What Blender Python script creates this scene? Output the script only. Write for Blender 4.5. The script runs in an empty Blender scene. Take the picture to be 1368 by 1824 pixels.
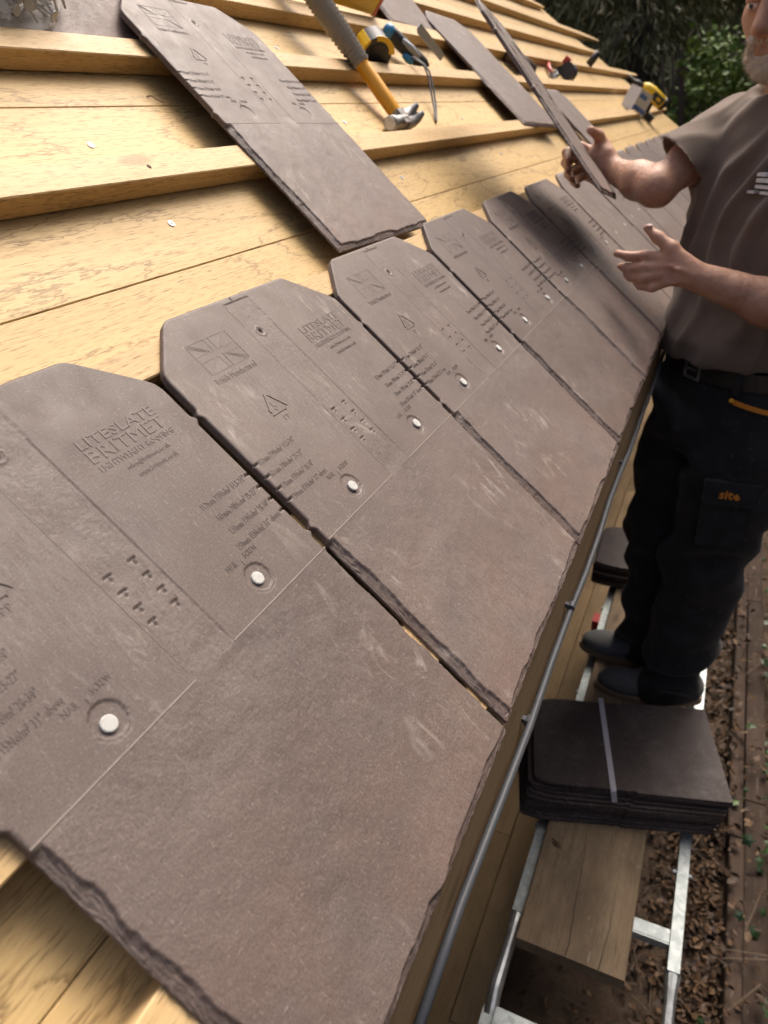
import bpy, math, random
import numpy as np
from mathutils import Matrix, Vector

random.seed(7)
rng = np.random.default_rng(7)
SC = bpy.context.scene
COL = SC.collection
PI = math.pi

# ------------------------------------------------------------------ camera
PITCH = math.radians(42)            # slope of the roof
CAM_POS = Vector((-0.416, -0.102, 0.442))
cam_data = bpy.data.cameras.new('camera')
cam = bpy.data.objects.new('camera', cam_data)
COL.objects.link(cam)
_right = Vector((0.41781, -0.90698, -0.05279))      # replaced below by exact axes
R_UVN = np.array([[0.41781336, -0.70935378, 0.56766998],
                  [-0.4628565, -0.70384848, -0.53885172],
                  [0.78179016, -0.0376103, -0.62240631]])
ca, sa = math.cos(PITCH), math.sin(PITCH)
M_UVN = np.array([[1, 0, 0], [0, ca, -sa], [0, sa, ca]])
R_W = R_UVN @ M_UVN.T
cx, cy, cz = Vector(R_W[0]), -Vector(R_W[1]), -Vector(R_W[2])
cam.matrix_world = Matrix(((cx[0], cy[0], cz[0], CAM_POS[0]), (cx[1], cy[1], cz[1], CAM_POS[1]),
                           (cx[2], cy[2], cz[2], CAM_POS[2]), (0, 0, 0, 1)))
cam_data.sensor_fit = 'VERTICAL'
cam_data.sensor_height = 36.0
cam_data.sensor_width = 27.0
cam_data.lens = 36.0 * 1245 / 1824
cam_data.clip_start = 0.02
cam_data.clip_end = 400
cam_data.dof.use_dof = True
cam_data.dof.focus_distance = 0.66
cam_data.dof.aperture_fstop = 8.0
SC.camera = cam

# ------------------------------------------------------------------ light
SUN_ELEV, SUN_DIR = math.radians(58), Vector((1.0, 0.02, 0))     # horizontal direction towards the sun
world = bpy.data.worlds.new('World')
SC.world = world
world.use_nodes = True
wn = world.node_tree.nodes
bg = wn['Background']
sky = wn.new('ShaderNodeTexSky')
sky.sky_type = 'NISHITA'
sky.sun_disc = False
sky.sun_elevation = SUN_ELEV
sky.sun_rotation = math.atan2(SUN_DIR.x, SUN_DIR.y)
sky.air_density = 0.6
sky.dust_density = 10.0
sky.ozone_density = 0.4
world.node_tree.links.new(sky.outputs[0], bg.inputs[0])
bg.inputs[1].default_value = 0.15
sun_data = bpy.data.lights.new('sun', 'SUN')
sun_data.energy = 1.5
sun_data.angle = math.radians(40)
sun_data.color = (1.0, 0.94, 0.85)
sun = bpy.data.objects.new('sun', sun_data)
COL.objects.link(sun)
sd = Vector((SUN_DIR.x * math.cos(SUN_ELEV), SUN_DIR.y * math.cos(SUN_ELEV), math.sin(SUN_ELEV)))
sun.rotation_euler = sd.to_track_quat('Z', 'Y').to_euler()
sun.location = (0, 0, 8)
SC.view_settings.view_transform = 'Standard'
SC.view_settings.look = 'None'
SC.view_settings.exposure = 0.8
SC.view_settings.gamma = 1.0
SC.view_settings.use_curve_mapping = False
SC.render.engine = 'CYCLES'
SC.cycles.max_bounces = 6

# ------------------------------------------------------------------ node helpers
class NT:
    def __init__(self, name):
        self.m = bpy.data.materials.new(name)
        self.m.use_nodes = True
        self.t = self.m.node_tree
        self.b = self.t.nodes['Principled BSDF']
        self._tc = None
    def new(self, typ): return self.t.nodes.new(typ)
    def put(self, sock, v):
        if hasattr(v, 'is_output'): self.t.links.new(v, sock)
        elif v is not None:
            if hasattr(sock.default_value, '__len__'):
                if not hasattr(v, '__len__'): v = (v,) * len(sock.default_value)
                v = tuple(v)
                if len(v) == 3 and len(sock.default_value) == 4: v = v + (1,)
            sock.default_value = v
    def co(self, kind='Object'):
        if self._tc is None: self._tc = self.new('ShaderNodeTexCoord')
        return self._tc.outputs[kind]
    def rnd(self):
        return self.new('ShaderNodeObjectInfo').outputs['Random']
    def vadd(self, a, b):
        n = self.new('ShaderNodeVectorMath'); n.operation = 'ADD'
        self.put(n.inputs[0], a); self.put(n.inputs[1], b); return n.outputs[0]
    def vmul(self, a, b):
        n = self.new('ShaderNodeVectorMath'); n.operation = 'MULTIPLY'
        self.put(n.inputs[0], a); self.put(n.inputs[1], b); return n.outputs[0]
    def noise(self, v, scale=1.0, detail=3.0, rough=0.55, dist=0.0, col=False):
        n = self.new('ShaderNodeTexNoise')
        self.put(n.inputs['Vector'], v); self.put(n.inputs['Scale'], scale)
        self.put(n.inputs['Detail'], detail); self.put(n.inputs['Roughness'], rough); self.put(n.inputs['Distortion'], dist)
        return n.outputs['Color' if col else 'Fac']
    def vor(self, v, scale, out='Distance', feat='F1'):
        n = self.new('ShaderNodeTexVoronoi'); n.feature = feat
        self.put(n.inputs['Vector'], v); self.put(n.inputs['Scale'], scale)
        return n.outputs[out]
    def math(self, op, a, b=None, c=None, clamp=False):
        n = self.new('ShaderNodeMath'); n.operation = op; n.use_clamp = clamp
        self.put(n.inputs[0], a); self.put(n.inputs[1], b); self.put(n.inputs[2], c); return n.outputs[0]
    def rng(self, v, a, b, c=0.0, d=1.0):
        n = self.new('ShaderNodeMapRange')
        for i, x in enumerate((v, a, b, c, d)): self.put(n.inputs[i], x)
        return n.outputs[0]
    def sep(self, v):
        n = self.new('ShaderNodeSeparateXYZ'); self.put(n.inputs[0], v); return n.outputs
    def comb(self, x, y, z):
        n = self.new('ShaderNodeCombineXYZ')
        for i, a in enumerate((x, y, z)): self.put(n.inputs[i], a)
        return n.outputs[0]
    def mix(self, f, a, b, mode='MIX'):
        n = self.new('ShaderNodeMix'); n.data_type = 'RGBA'; n.blend_type = mode
        self.put(n.inputs[0], f); self.put(n.inputs[6], a); self.put(n.inputs[7], b); return n.outputs[2]
    def ramp(self, f, stops):
        n = self.new('ShaderNodeValToRGB'); e = n.color_ramp.elements
        while len(e) < len(stops): e.new(0.5)
        for el, (p, c) in zip(e, stops):
            el.position = p; el.color = tuple(c) + (1,) if len(c) == 3 else c
        self.put(n.inputs[0], f); return n.outputs[0]
    def bump(self, h, strength=0.3, dist=0.001, normal=None):
        n = self.new('ShaderNodeBump')
        self.put(n.inputs['Height'], h); self.put(n.inputs['Strength'], strength); self.put(n.inputs['Distance'], dist)
        if normal is not None: self.put(n.inputs['Normal'], normal)
        return n.outputs[0]
    def set(self, base=None, rough=None, metal=None, normal=None, spec=None, **kw):
        if base is not None: self.put(self.b.inputs['Base Color'], base)
        if rough is not None: self.put(self.b.inputs['Roughness'], rough)
        if metal is not None: self.put(self.b.inputs['Metallic'], metal)
        if normal is not None: self.put(self.b.inputs['Normal'], normal)
        if spec is not None: self.put(self.b.inputs['Specular IOR Level'], spec)
        for k, v in kw.items(): self.put(self.b.inputs[k], v)
        return self.m

def plain(name, col, rough=0.5, metal=0.0, var=0.12, scale=60, bump=0.0, spec=None):
    t = NT(name)
    n = t.noise(t.co(), scale, 4, 0.6)
    lo = tuple(c * (1 - var) for c in col); hi = tuple(min(1, c * (1 + var)) for c in col)
    base = t.mix(n, lo, hi)
    nm = t.bump(t.noise(t.co(), scale * 6, 2), bump, 0.001) if bump else None
    return t.set(base, rough, metal, nm, spec)

def wood(name, pale, mid, dark, line=0.5, pore=0.6, rough=0.55, warp=1.0, spread=0.10, stain=0.0):
    """timber whose grain runs along the object's x axis"""
    t = NT(name)
    r = t.rnd()
    off = t.comb(t.math('MULTIPLY', r, 37.0), t.math('MULTIPLY', r, 11.3), t.math('MULTIPLY', r, 5.1))
    p = t.vadd(t.co(), off)
    big = t.noise(t.vmul(p, (1.6, 9, 9)), 1.0, 2, 0.5)
    field = t.math('ADD', t.math('MULTIPLY', t.noise(t.vmul(p, (1.5, 10, 10)), 1.0, 2.0, 0.45, 0.3), 9.0 * warp),
                   t.math('MULTIPLY', t.noise(t.vmul(p, (40, 220, 220)), 1.0, 2.0), 0.55))
    saw = t.math('FRACT', field)
    rings = t.rng(saw, 0.90, 0.975)
    rings2 = t.rng(saw, 1.0, 0.985)
    rings = t.math('MULTIPLY', rings, rings2)
    fib = t.noise(t.vmul(p, (11, 420, 420)), 1.0, 3, 0.6)
    pores = t.rng(t.noise(t.vmul(p, (60, 1200, 1200)), 1.0, 1.5, 0.5), 0.58, 0.72)
    streak = t.noise(t.vmul(p, (0.9, 30, 30)), 1.0, 3, 0.6)
    base = t.mix(t.rng(streak, 0.3, 0.75), pale, mid)
    base = t.mix(t.math('MULTIPLY', t.rng(big, 0.45, 0.8), 0.55), base, dark)
    base = t.mix(t.math('MULTIPLY', t.rng(fib, 0.45, 0.75), 0.55), base, dark)
    base = t.mix(t.math('MULTIPLY', rings, line), base, tuple(c * 0.55 for c in dark))
    base = t.mix(t.math('MULTIPLY', pores, pore), base, tuple(c * 0.42 for c in dark))
    knot = t.vor(t.vmul(p, (3.1, 9, 9)), 1.0)
    base = t.mix(t.rng(knot, 0.10, 0.05, 0, 0.45), base, tuple(c * 0.35 for c in dark))
    if stain:
        st = t.noise(t.vmul(t.co(), (3.5, 9, 9)), 1.0, 5, 0.65)
        base = t.mix(t.math('MULTIPLY', t.rng(st, 0.42, 0.66), stain), base, tuple(c * 0.30 for c in mid))
        sc = t.rng(t.noise(t.vmul(t.co(), (18, 60, 60)), 1.0, 4, 0.7), 0.62, 0.74)
        base = t.mix(t.math('MULTIPLY', sc, stain * .6), base, (0.40, 0.36, 0.30))
    val = t.rng(t.math('FRACT', t.math('MULTIPLY', r, 7.13)), 0, 1, 1 - spread, 1 + spread * 0.7)
    base = t.mix(1.0, base, t.comb(val, val, t.math('POWER', val, 1.15)), 'MULTIPLY')
    h = t.math('SUBTRACT', t.math('MULTIPLY', fib, 0.5), pores)
    return t.set(base, rough, 0, t.bump(h, 0.25, 0.0006), 0.3)

MAT = {}
MAT['deck'] = wood('oak_deck', (0.565, 0.405, 0.192), (0.51, 0.35, 0.15), (0.40, 0.255, 0.10), 0.75, 0.85)
MAT['batten'] = wood('oak_batten', (0.565, 0.40, 0.205), (0.49, 0.33, 0.155), (0.38, 0.24, 0.10), 0.5, 0.85, warp=0.7)
MAT['oldboard'] = wood('weathered_board', (0.25, 0.185, 0.115), (0.20, 0.14, 0.085), (0.115, 0.075, 0.045), 0.4, 0.45, 0.75, 0.8, stain=0.6)
MAT['fascia'] = wood('fascia_wood', (0.30, 0.22, 0.13), (0.25, 0.17, 0.09), (0.15, 0.09, 0.045), 0.3, 0.4, 0.7)
MAT['sleeper'] = wood('sleeper_wood', (0.075, 0.05, 0.037), (0.055, 0.035, 0.024), (0.025, 0.016, 0.011), 0.5, 0.6, 0.9, stain=0.6)
MAT['planks'] = wood('ground_planks', (0.42, 0.30, 0.165), (0.36, 0.245, 0.125), (0.24, 0.15, 0.07), 0.3, 0.3, 0.7, stain=0.45)

def slate_material(name, base_lo, base_hi, red, scuff=0.6, rough=0.54):
    t = NT(name)
    r = t.rnd()
    p = t.vadd(t.co(), t.comb(t.math('MULTIPLY', r, 13.7), t.math('MULTIPLY', r, 5.9), 0.0))
    cl = t.noise(p, 9, 4, 0.6)
    col = t.mix(t.rng(cl, 0.3, 0.7), base_lo, base_hi)
    low = t.rng(t.sep(t.co())[1], 0.20, 0.02)
    col = t.mix(t.math('MULTIPLY', t.math('MULTIPLY', low, t.rng(t.noise(p, 14, 3), 0.3, 0.7)), 0.8), col, red)
    # short pale plastic fibres in two directions
    f1 = t.noise(t.vmul(p, (980, 150, 1)), 1.0, 1.5, 0.5, 0.5)
    f2 = t.noise(t.vmul(p, (200, 900, 1)), 1.0, 1.5, 0.5, 0.5)
    fib = t.math('MAXIMUM', t.rng(f1, 0.63, 0.78), t.rng(f2, 0.64, 0.78))
    col = t.mix(t.math('MULTIPLY', fib, 0.55), col, (0.33, 0.275, 0.245))
    grain = t.noise(p, 700, 2, 0.6)
    col = t.mix(t.math('MULTIPLY', t.rng(grain, 0.4, 0.7), 0.45), col, tuple(c * 0.35 for c in base_lo))
    # dusty rubbed patches, more in the middle strip and by the old nail line
    sc = t.noise(t.vmul(p, (60, 22, 1)), 1.0, 5, 0.72, 0.8)
    blob = t.noise(p, 6.5, 2, 0.5)
    m = t.math('MULTIPLY', t.rng(sc, 0.55, 0.70), t.rng(blob, 0.50, 0.66))
    col = t.mix(t.math('MULTIPLY', t.math('MULTIPLY', t.rng(t.noise(t.vmul(p, (5, 7, 1)), 1.0, 3, 0.6), 0.46, 0.62), t.rng(t.noise(t.vmul(p, (300, 60, 1)), 1.0, 3, 0.7), 0.35, 0.7)), 0.20), col, (0.30, 0.27, 0.25))
    col = t.mix(t.math('MULTIPLY', m, scuff), col, (0.42, 0.38, 0.34))
    spk = t.rng(t.vor(p, 420), 0.10, 0.04)
    spk = t.math('MULTIPLY', spk, t.rng(t.noise(p, 30, 2), 0.56, 0.62))
    col = t.mix(t.math('MULTIPLY', spk, 0.7), col, (0.55, 0.47, 0.40))
    tint = t.rng(r, 0, 1, 0.88, 1.12)
    col = t.mix(1.0, col, t.comb(tint, tint, tint), 'MULTIPLY')
    riv = t.rng(t.sep(t.co())[1], 0.222, 0.208)
    strip = t.math('MULTIPLY', t.rng(t.sep(t.co())[0], 0.1305, 0.134), t.rng(t.sep(t.co())[0], 0.1735, 0.170))
    riv = t.math('MAXIMUM', riv, t.math('MULTIPLY', strip, 0.8))
    wav = t.noise(t.vmul(p, (230, 280, 1)), 1.0, 3, 0.55, 0.5)
    nm = t.bump(t.math('MULTIPLY', wav, riv), 0.30, 0.0015)
    fine = t.math('ADD', t.math('MULTIPLY', grain, 0.6), t.math('MULTIPLY', f1, 0.5))
    nm = t.bump(fine, 0.30, 0.0005, nm)
    rg = t.rng(t.noise(p, 40, 3), 0.3, 0.7, rough - 0.06, rough + 0.09)
    return t.set(col, rg, 0, nm, 0.30)
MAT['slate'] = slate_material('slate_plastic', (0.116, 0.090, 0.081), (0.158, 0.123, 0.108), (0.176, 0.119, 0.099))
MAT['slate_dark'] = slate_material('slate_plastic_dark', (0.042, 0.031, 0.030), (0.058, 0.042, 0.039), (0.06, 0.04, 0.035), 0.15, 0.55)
MAT['rib'] = plain('scuffed_rib', (0.25, 0.21, 0.185), 0.6, 0, 0.25, 90)

def galv(name, col, rough=0.32, metal=0.9):
    t = NT(name)
    v = t.vor(t.co(), 90, 'Color')
    n = t.noise(t.co(), 35, 4, 0.65)
    c = t.mix(t.rng(n, 0.3, 0.7), tuple(x * 0.72 for x in col), col)
    vv = t.sep(v)[0]
    c = t.mix(0.15, c, t.comb(vv, vv, vv))
    return t.set(c, t.rng(n, 0.3, 0.7, rough, rough + 0.2), metal)
MAT['galv'] = galv('galvanised_steel', (0.46, 0.49, 0.50))
MAT['alu'] = galv('aluminium', (0.40, 0.45, 0.45), 0.45, 0.6)
MAT['steel'] = galv('hammer_steel', (0.30, 0.29, 0.28), 0.45, 0.7)
MAT['steel_bright'] = galv('bright_steel', (0.62, 0.63, 0.64), 0.4, 0.45)
def nail_mat():
    t = NT('nail_head_zinc')
    s = t.sep(t.co())
    a = t.math('SINE', t.math('MULTIPLY', s[0], 4200)); b = t.math('SINE', t.math('MULTIPLY', s[1], 4200))
    h = t.math('MULTIPLY', a, b)
    c = t.mix(t.rng(h, -0.5, 0.6), (0.36, 0.36, 0.34), (0.60, 0.60, 0.57))
    return t.set(c, 0.65, 0.1, t.bump(h, 0.5, 0.0004))
MAT['nail'] = nail_mat()
MAT['clout'] = plain('clout_zinc', (0.42, 0.43, 0.43), 0.5, 0.35, 0.2, 80)
MAT['blade'] = plain('knife_steel', (0.36, 0.40, 0.44), 0.35, 0.3, 0.1, 60)
MAT['pipe'] = plain('grey_pvc', (0.075, 0.082, 0.094), 0.5, 0, 0.08, 40)
MAT['orange'] = plain('orange_handle', (0.74, 0.34, 0.02), 0.35, 0, 0.15, 40)
MAT['grip'] = plain('grey_rubber_grip', (0.30, 0.275, 0.24), 0.7, 0, 0.12, 200, 0.2)
MAT['yellow'] = plain('yellow_plastic', (0.78, 0.50, 0.02), 0.4, 0, 0.06, 40)
MAT['black'] = plain('black_plastic', (0.018, 0.018, 0.02), 0.45, 0, 0.3, 80)
MAT['charcoal'] = plain('charcoal_rubber', (0.035, 0.037, 0.042), 0.55, 0, 0.25, 80)
MAT['blue'] = plain('blue_plastic', (0.05, 0.25, 0.48), 0.4, 0, 0.1, 40)
MAT['greyplastic'] = plain('grey_plastic', (0.36, 0.40, 0.43), 0.45, 0, 0.1, 40)
MAT['red'] = plain('red_plastic', (0.42, 0.035, 0.03), 0.45, 0, 0.2, 40)
MAT['card_white'] = plain('white_card', (0.72, 0.73, 0.74), 0.6, 0, 0.04, 40)
MAT['card_blue'] = plain('blue_print', (0.10, 0.22, 0.55), 0.6, 0, 0.1, 60)
MAT['strap'] = plain('packing_strap', (0.44, 0.43, 0.46), 0.4, 0, 0.1, 200)
MAT['rust'] = plain('brown_tin', (0.11, 0.075, 0.06), 0.35, 0.3, 0.3, 50)

def skin_mat():
    t = NT('skin')
    n = t.noise(t.co(), 28, 4, 0.6); f = t.noise(t.co(), 420, 3, 0.6)
    c = t.mix(t.rng(n, 0.3, 0.7), (0.37, 0.195, 0.125), (0.48, 0.28, 0.19))
    c = t.mix(t.rng(t.noise(t.co(), 70, 3), 0.55, 0.75, 0, 0.5), c, (0.36, 0.13, 0.09))
    return t.set(c, 0.48, 0, t.bump(t.math('ADD', f, t.noise(t.co(), 130, 3, 0.6)), 0.5, 0.0016), 0.35, **{'Subsurface Weight': 0.08, 'Subsurface Radius': (0.01, 0.004, 0.002)})
MAT['skin'] = skin_mat()
MAT['nailskin'] = plain('finger_nail', (0.62, 0.40, 0.33), 0.35, 0, 0.08, 200)
MAT['lip'] = plain('lip_skin', (0.40, 0.13, 0.10), 0.45, 0, 0.15, 200)
def cloth(name, lo, hi, weave=1400, rough=0.9, dust=0.0):
    t = NT(name)
    n = t.noise(t.co(), 18, 4, 0.6); w = t.noise(t.co(), weave, 2, 0.6)
    c = t.mix(t.rng(n, 0.3, 0.7), lo, hi)
    c = t.mix(t.math('MULTIPLY', t.rng(w, 0.4, 0.7), 0.4), c, tuple(x * 1.6 for x in hi))
    if dust:
        d = t.math('MULTIPLY', t.rng(t.noise(t.co(), 60, 4, 0.7), 0.62, 0.75), dust)
        c = t.mix(d, c, (0.25, 0.23, 0.21))
    return t.set(c, rough, 0, t.bump(w, 0.3, 0.001), 0.15, **{'Sheen Weight': 0.12})
MAT['shirt'] = cloth('brown_cotton', (0.115, 0.089, 0.070), (0.150, 0.117, 0.095))
MAT['trousers'] = cloth('black_work_cloth', (0.012, 0.012, 0.0125), (0.026, 0.025, 0.026), 1200, 0.8, 0.3)
MAT['belt'] = plain('belt_leather', (0.028, 0.022, 0.018), 0.5, 0, 0.3, 60)
MAT['suede'] = cloth('grey_suede', (0.085, 0.086, 0.085), (0.13, 0.13, 0.125), 900)
MAT['sole'] = plain('gum_sole', (0.24, 0.17, 0.11), 0.7, 0, 0.2, 60)
MAT['beard'] = plain('grey_beard', (0.50, 0.44, 0.36), 0.7, 0, 0.25, 300)
MAT['hair'] = plain('grey_hair', (0.22, 0.19, 0.16), 0.7, 0, 0.3, 300)
MAT['eye'] = plain('eye_white', (0.7, 0.66, 0.62), 0.2, 0, 0.05, 40)
MAT['iris'] = plain('iris', (0.05, 0.06, 0.07), 0.2, 0, 0.1, 40)
MAT['print_orange'] = plain('orange_print', (0.62, 0.22, 0.02), 0.6, 0, 0.08, 100)
MAT['print_white'] = plain('white_print', (0.62, 0.62, 0.60), 0.7, 0, 0.15, 300)

def soil_mat():
    t = NT('soil')
    n = t.noise(t.co(), 7, 5, 0.65); f = t.noise(t.co(), 90, 4, 0.65)
    c = t.mix(t.rng(n, 0.3, 0.7), (0.045, 0.03, 0.02), (0.105, 0.074, 0.05))
    c = t.mix(t.rng(f, 0.45, 0.75, 0, 0.6), c, (0.028, 0.019, 0.013))
    return t.set(c, 0.95, 0, t.bump(f, 0.6, 0.01), 0.2)
MAT['soil'] = soil_mat()
def leaf_mat(name, a, b, c2):
    t = NT(name)
    g = t.new('ShaderNodeNewGeometry').outputs['Random Per Island']
    c = t.ramp(g, [(0.0, a), (0.5, b), (1.0, c2)])
    n = t.noise(t.co(), 160, 3)
    c = t.mix(t.math('MULTIPLY', n, 0.35), c, tuple(x * 0.5 for x in a))
    return t.set(c, 0.6, 0, None, 0.3)
MAT['dead_leaf'] = leaf_mat('dead_leaf', (0.028, 0.017, 0.011), (0.068, 0.037, 0.019), (0.15, 0.09, 0.048))
MAT['needle'] = leaf_mat('conifer_needles', (0.07, 0.08, 0.035), (0.14, 0.15, 0.065), (0.27, 0.23, 0.12))
MAT['deadneedle'] = leaf_mat('dry_needles', (0.05, 0.036, 0.022), (0.085, 0.06, 0.035), (0.11, 0.085, 0.05))
MAT['green_leaf'] = leaf_mat('green_leaf', (0.06, 0.115, 0.02), (0.12, 0.20, 0.035), (0.26, 0.34, 0.07))
MAT['green_leaf'].node_tree.nodes['Principled BSDF'].inputs['Transmission Weight'].default_value = 0.0
MAT['ivy'] = leaf_mat('ivy_leaf', (0.018, 0.05, 0.014), (0.035, 0.085, 0.02), (0.10, 0.17, 0.05))
def ivy_obj():
    t = NT('ivy_leaf_single')
    c = t.ramp(t.rnd(), [(0.0, (0.010, 0.026, 0.009)), (0.75, (0.026, 0.058, 0.016)), (1.0, (0.13, 0.20, 0.08))])
    return t.set(c, 0.42, 0, t.bump(t.noise(t.co(), 120, 2), 0.2, 0.002), 0.45)
MAT['ivy1'] = ivy_obj()
MAT['bark'] = plain('bark', (0.06, 0.047, 0.036), 0.9, 0, 0.45, 9, 0.8)
MAT['stem'] = plain('ivy_stem', (0.10, 0.07, 0.045), 0.85, 0, 0.3, 60)
def bag_mat():
    t = NT('clear_polythene')
    t.set((0.92, 0.94, 0.95), 0.22, 0, t.bump(t.noise(t.co(), 55, 3, 0.6, 0.8), 0.7, 0.006), 0.5)
    tr = t.new('ShaderNodeBsdfTransparent'); mx = t.new('ShaderNodeMixShader')
    lw = t.new('ShaderNodeLayerWeight'); lw.inputs[0].default_value = 0.25
    f = t.math('ADD', t.math('MULTIPLY', lw.outputs['Facing'], 0.42), 0.05, clamp=True)
    t.put(mx.inputs[0], f)
    t.t.links.new(tr.outputs[0], mx.inputs[1]); t.t.links.new(t.b.outputs[0], mx.inputs[2])
    t.t.links.new(mx.outputs[0], t.t.nodes['Material Output'].inputs[0])
    return t.m
MAT['bag'] = bag_mat()

# ------------------------------------------------------------------ mesh helpers
class MB:
    def __init__(self):
        self.v = []; self.f = []; self.mi = []; self.cur = 0
    def add(self, vs, fs):
        o = len(self.v)
        self.v.extend([tuple(x) for x in vs]); self.f.extend([tuple(i + o for i in f) for f in fs])
        self.mi.extend([self.cur] * len(fs)); return self
    def box(self, c, s, rot=None):
        vs = [Vector(((i & 1) - .5, ((i >> 1) & 1) - .5, ((i >> 2) & 1) - .5)) for i in range(8)]
        vs = [Vector((v.x * s[0], v.y * s[1], v.z * s[2])) for v in vs]
        if rot is not None: vs = [rot @ v for v in vs]
        vs = [v + Vector(c) for v in vs]
        return self.add(vs, [(0, 2, 3, 1), (4, 5, 7, 6), (0, 1, 5, 4), (2, 6, 7, 3), (0, 4, 6, 2), (1, 3, 7, 5)])
    def bar(self, L, W, T, ch=0.0012, x0=0.0, skew=(0, 0), nx=1, taper=None):
        """timber along x from x0, y 0..W, z 0..T with eased arrises"""
        prof = [(ch, 0), (W - ch, 0), (W, ch), (W, T - ch), (W - ch, T), (ch, T), (0, T - ch), (0, ch)]
        vs = []; n = len(prof)
        xs = np.linspace(0, 1, nx + 1)
        for s in xs:
            for (y, z) in prof:
                xa = x0; xb = x0 + L + skew[0] * (y / W) + skew[1] * (z / T)
                vs.append((xa + (xb - xa) * s, y, z))
        fs = [tuple(range(n))[::1], tuple(range(nx * n, nx * n + n))[::-1]]
        for k in range(nx):
            for i in range(n):
                j = (i + 1) % n
                fs.append((k * n + i, (k + 1) * n + i, (k + 1) * n + j, k * n + j))
        fs = [f[::-1] for f in fs]
        return self.add(vs, fs)
    def tube(self, pts, r, seg=10, cap=True):
        pts = [Vector(p) for p in pts]
        rs = r if hasattr(r, '__len__') else [r] * len(pts)
        rings = []
        up = None
        for i, p in enumerate(pts):
            d = (pts[min(i + 1, len(pts) - 1)] - pts[max(i - 1, 0)]).normalized()
            if up is None:
                up = Vector((0, 0, 1)) if abs(d.z) < 0.9 else Vector((1, 0, 0))
            a = d.cross(up).normalized(); b = a.cross(d).normalized(); up = b
            rings.append([p + (a * math.cos(2 * PI * k / seg) + b * math.sin(2 * PI * k / seg)) * rs[i] for k in range(seg)])
        vs = [v for rg_ in rings for v in rg_]
        fs = []
        for i in range(len(pts) - 1):
            for k in range(seg):
                k2 = (k + 1) % seg
                fs.append((i * seg + k, i * seg + k2, (i + 1) * seg + k2, (i + 1) * seg + k))
        if cap:
            fs.append(tuple(range(seg))[::-1]); fs.append(tuple((len(pts) - 1) * seg + k for k in range(seg)))
        return self.add(vs, fs)
    def cyl(self, a, b, r, r2=None, seg=16):
        return self.tube([a, b], [r, r if r2 is None else r2], seg)
    def ball(self, c, r, seg=12, rings=8):
        r = r if hasattr(r, '__len__') else (r, r, r)
        vs = [(c[0], c[1], c[2] + r[2])]
        for i in range(1, rings):
            th = PI * i / rings
            for k in range(seg):
                ph = 2 * PI * k / seg
                vs.append((c[0] + r[0] * math.sin(th) * math.cos(ph), c[1] + r[1] * math.sin(th) * math.sin(ph), c[2] + r[2] * math.cos(th)))
        vs.append((c[0], c[1], c[2] - r[2]))
        fs = [(0, 1 + k, 1 + (k + 1) % seg) for k in range(seg)]
        for i in range(rings - 2):
            for k in range(seg):
                a = 1 + i * seg + k; b = 1 + i * seg + (k + 1) % seg
                fs.append((a, a + seg, b + seg, b))
        last = len(vs) - 1; o = 1 + (rings - 2) * seg
        fs += [(last, o + (k + 1) % seg, o + k) for k in range(seg)]
        return self.add(vs, fs)
    def prism(self, poly, z0, z1):
        n = len(poly)
        vs = [(x, y, z0) for x, y in poly] + [(x, y, z1) for x, y in poly]
        fs = [tuple(range(n))[::-1], tuple(range(n, 2 * n))]
        fs += [(i, (i + 1) % n, n + (i + 1) % n, n + i) for i in range(n)]
        return self.add(vs, fs)
    def mesh(self, name, mats, smooth=False):
        me = bpy.data.meshes.new(name)
        me.from_pydata(self.v, [], self.f)
        for m in (mats if isinstance(mats, (list, tuple)) else [mats]): me.materials.append(m)
        if len(me.materials) > 1: me.polygons.foreach_set('material_index', self.mi)
        if smooth: me.polygons.foreach_set('use_smooth', [True] * len(me.polygons))
        me.update(); return me

def link(name, data, parent=None, loc=(0, 0, 0), mat=None):
    o = bpy.data.objects.new(name, data); COL.objects.link(o)
    if parent is not None: o.parent = parent
    if mat is not None: o.matrix_local = mat
    else: o.location = loc
    return o
def part(name, mb, mats, parent, loc=(0, 0, 0), mat=None, smooth=False):
    return link(name, mb.mesh(name, mats, smooth), parent, loc, mat)
def tag(o, label=None, cat=None, group=None, kind=None):
    if label: o['label'] = label
    if cat: o['category'] = cat
    if group: o['group'] = group
    if kind: o['kind'] = kind
    return o
def smooth_by_angle(me, deg=35):
    me.polygons.foreach_set('use_smooth', [True] * len(me.polygons))
    try: me.set_sharp_from_angle(angle=math.radians(deg))
    except Exception: pass
ROOF = Matrix.Rotation(PITCH, 4, 'X')
def on_roof(u, v, n, local=None):
    p = M_UVN @ np.array([u, v, n])
    m = Matrix.Translation(Vector(p)) @ ROOF
    return m @ local if local is not None else m
def rotvec(r):
    r = Vector(r); return Matrix.Rotation(r.length, 4, r.normalized())
def W(u, v, n): return Vector(M_UVN @ np.array([u, v, n]))

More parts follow.
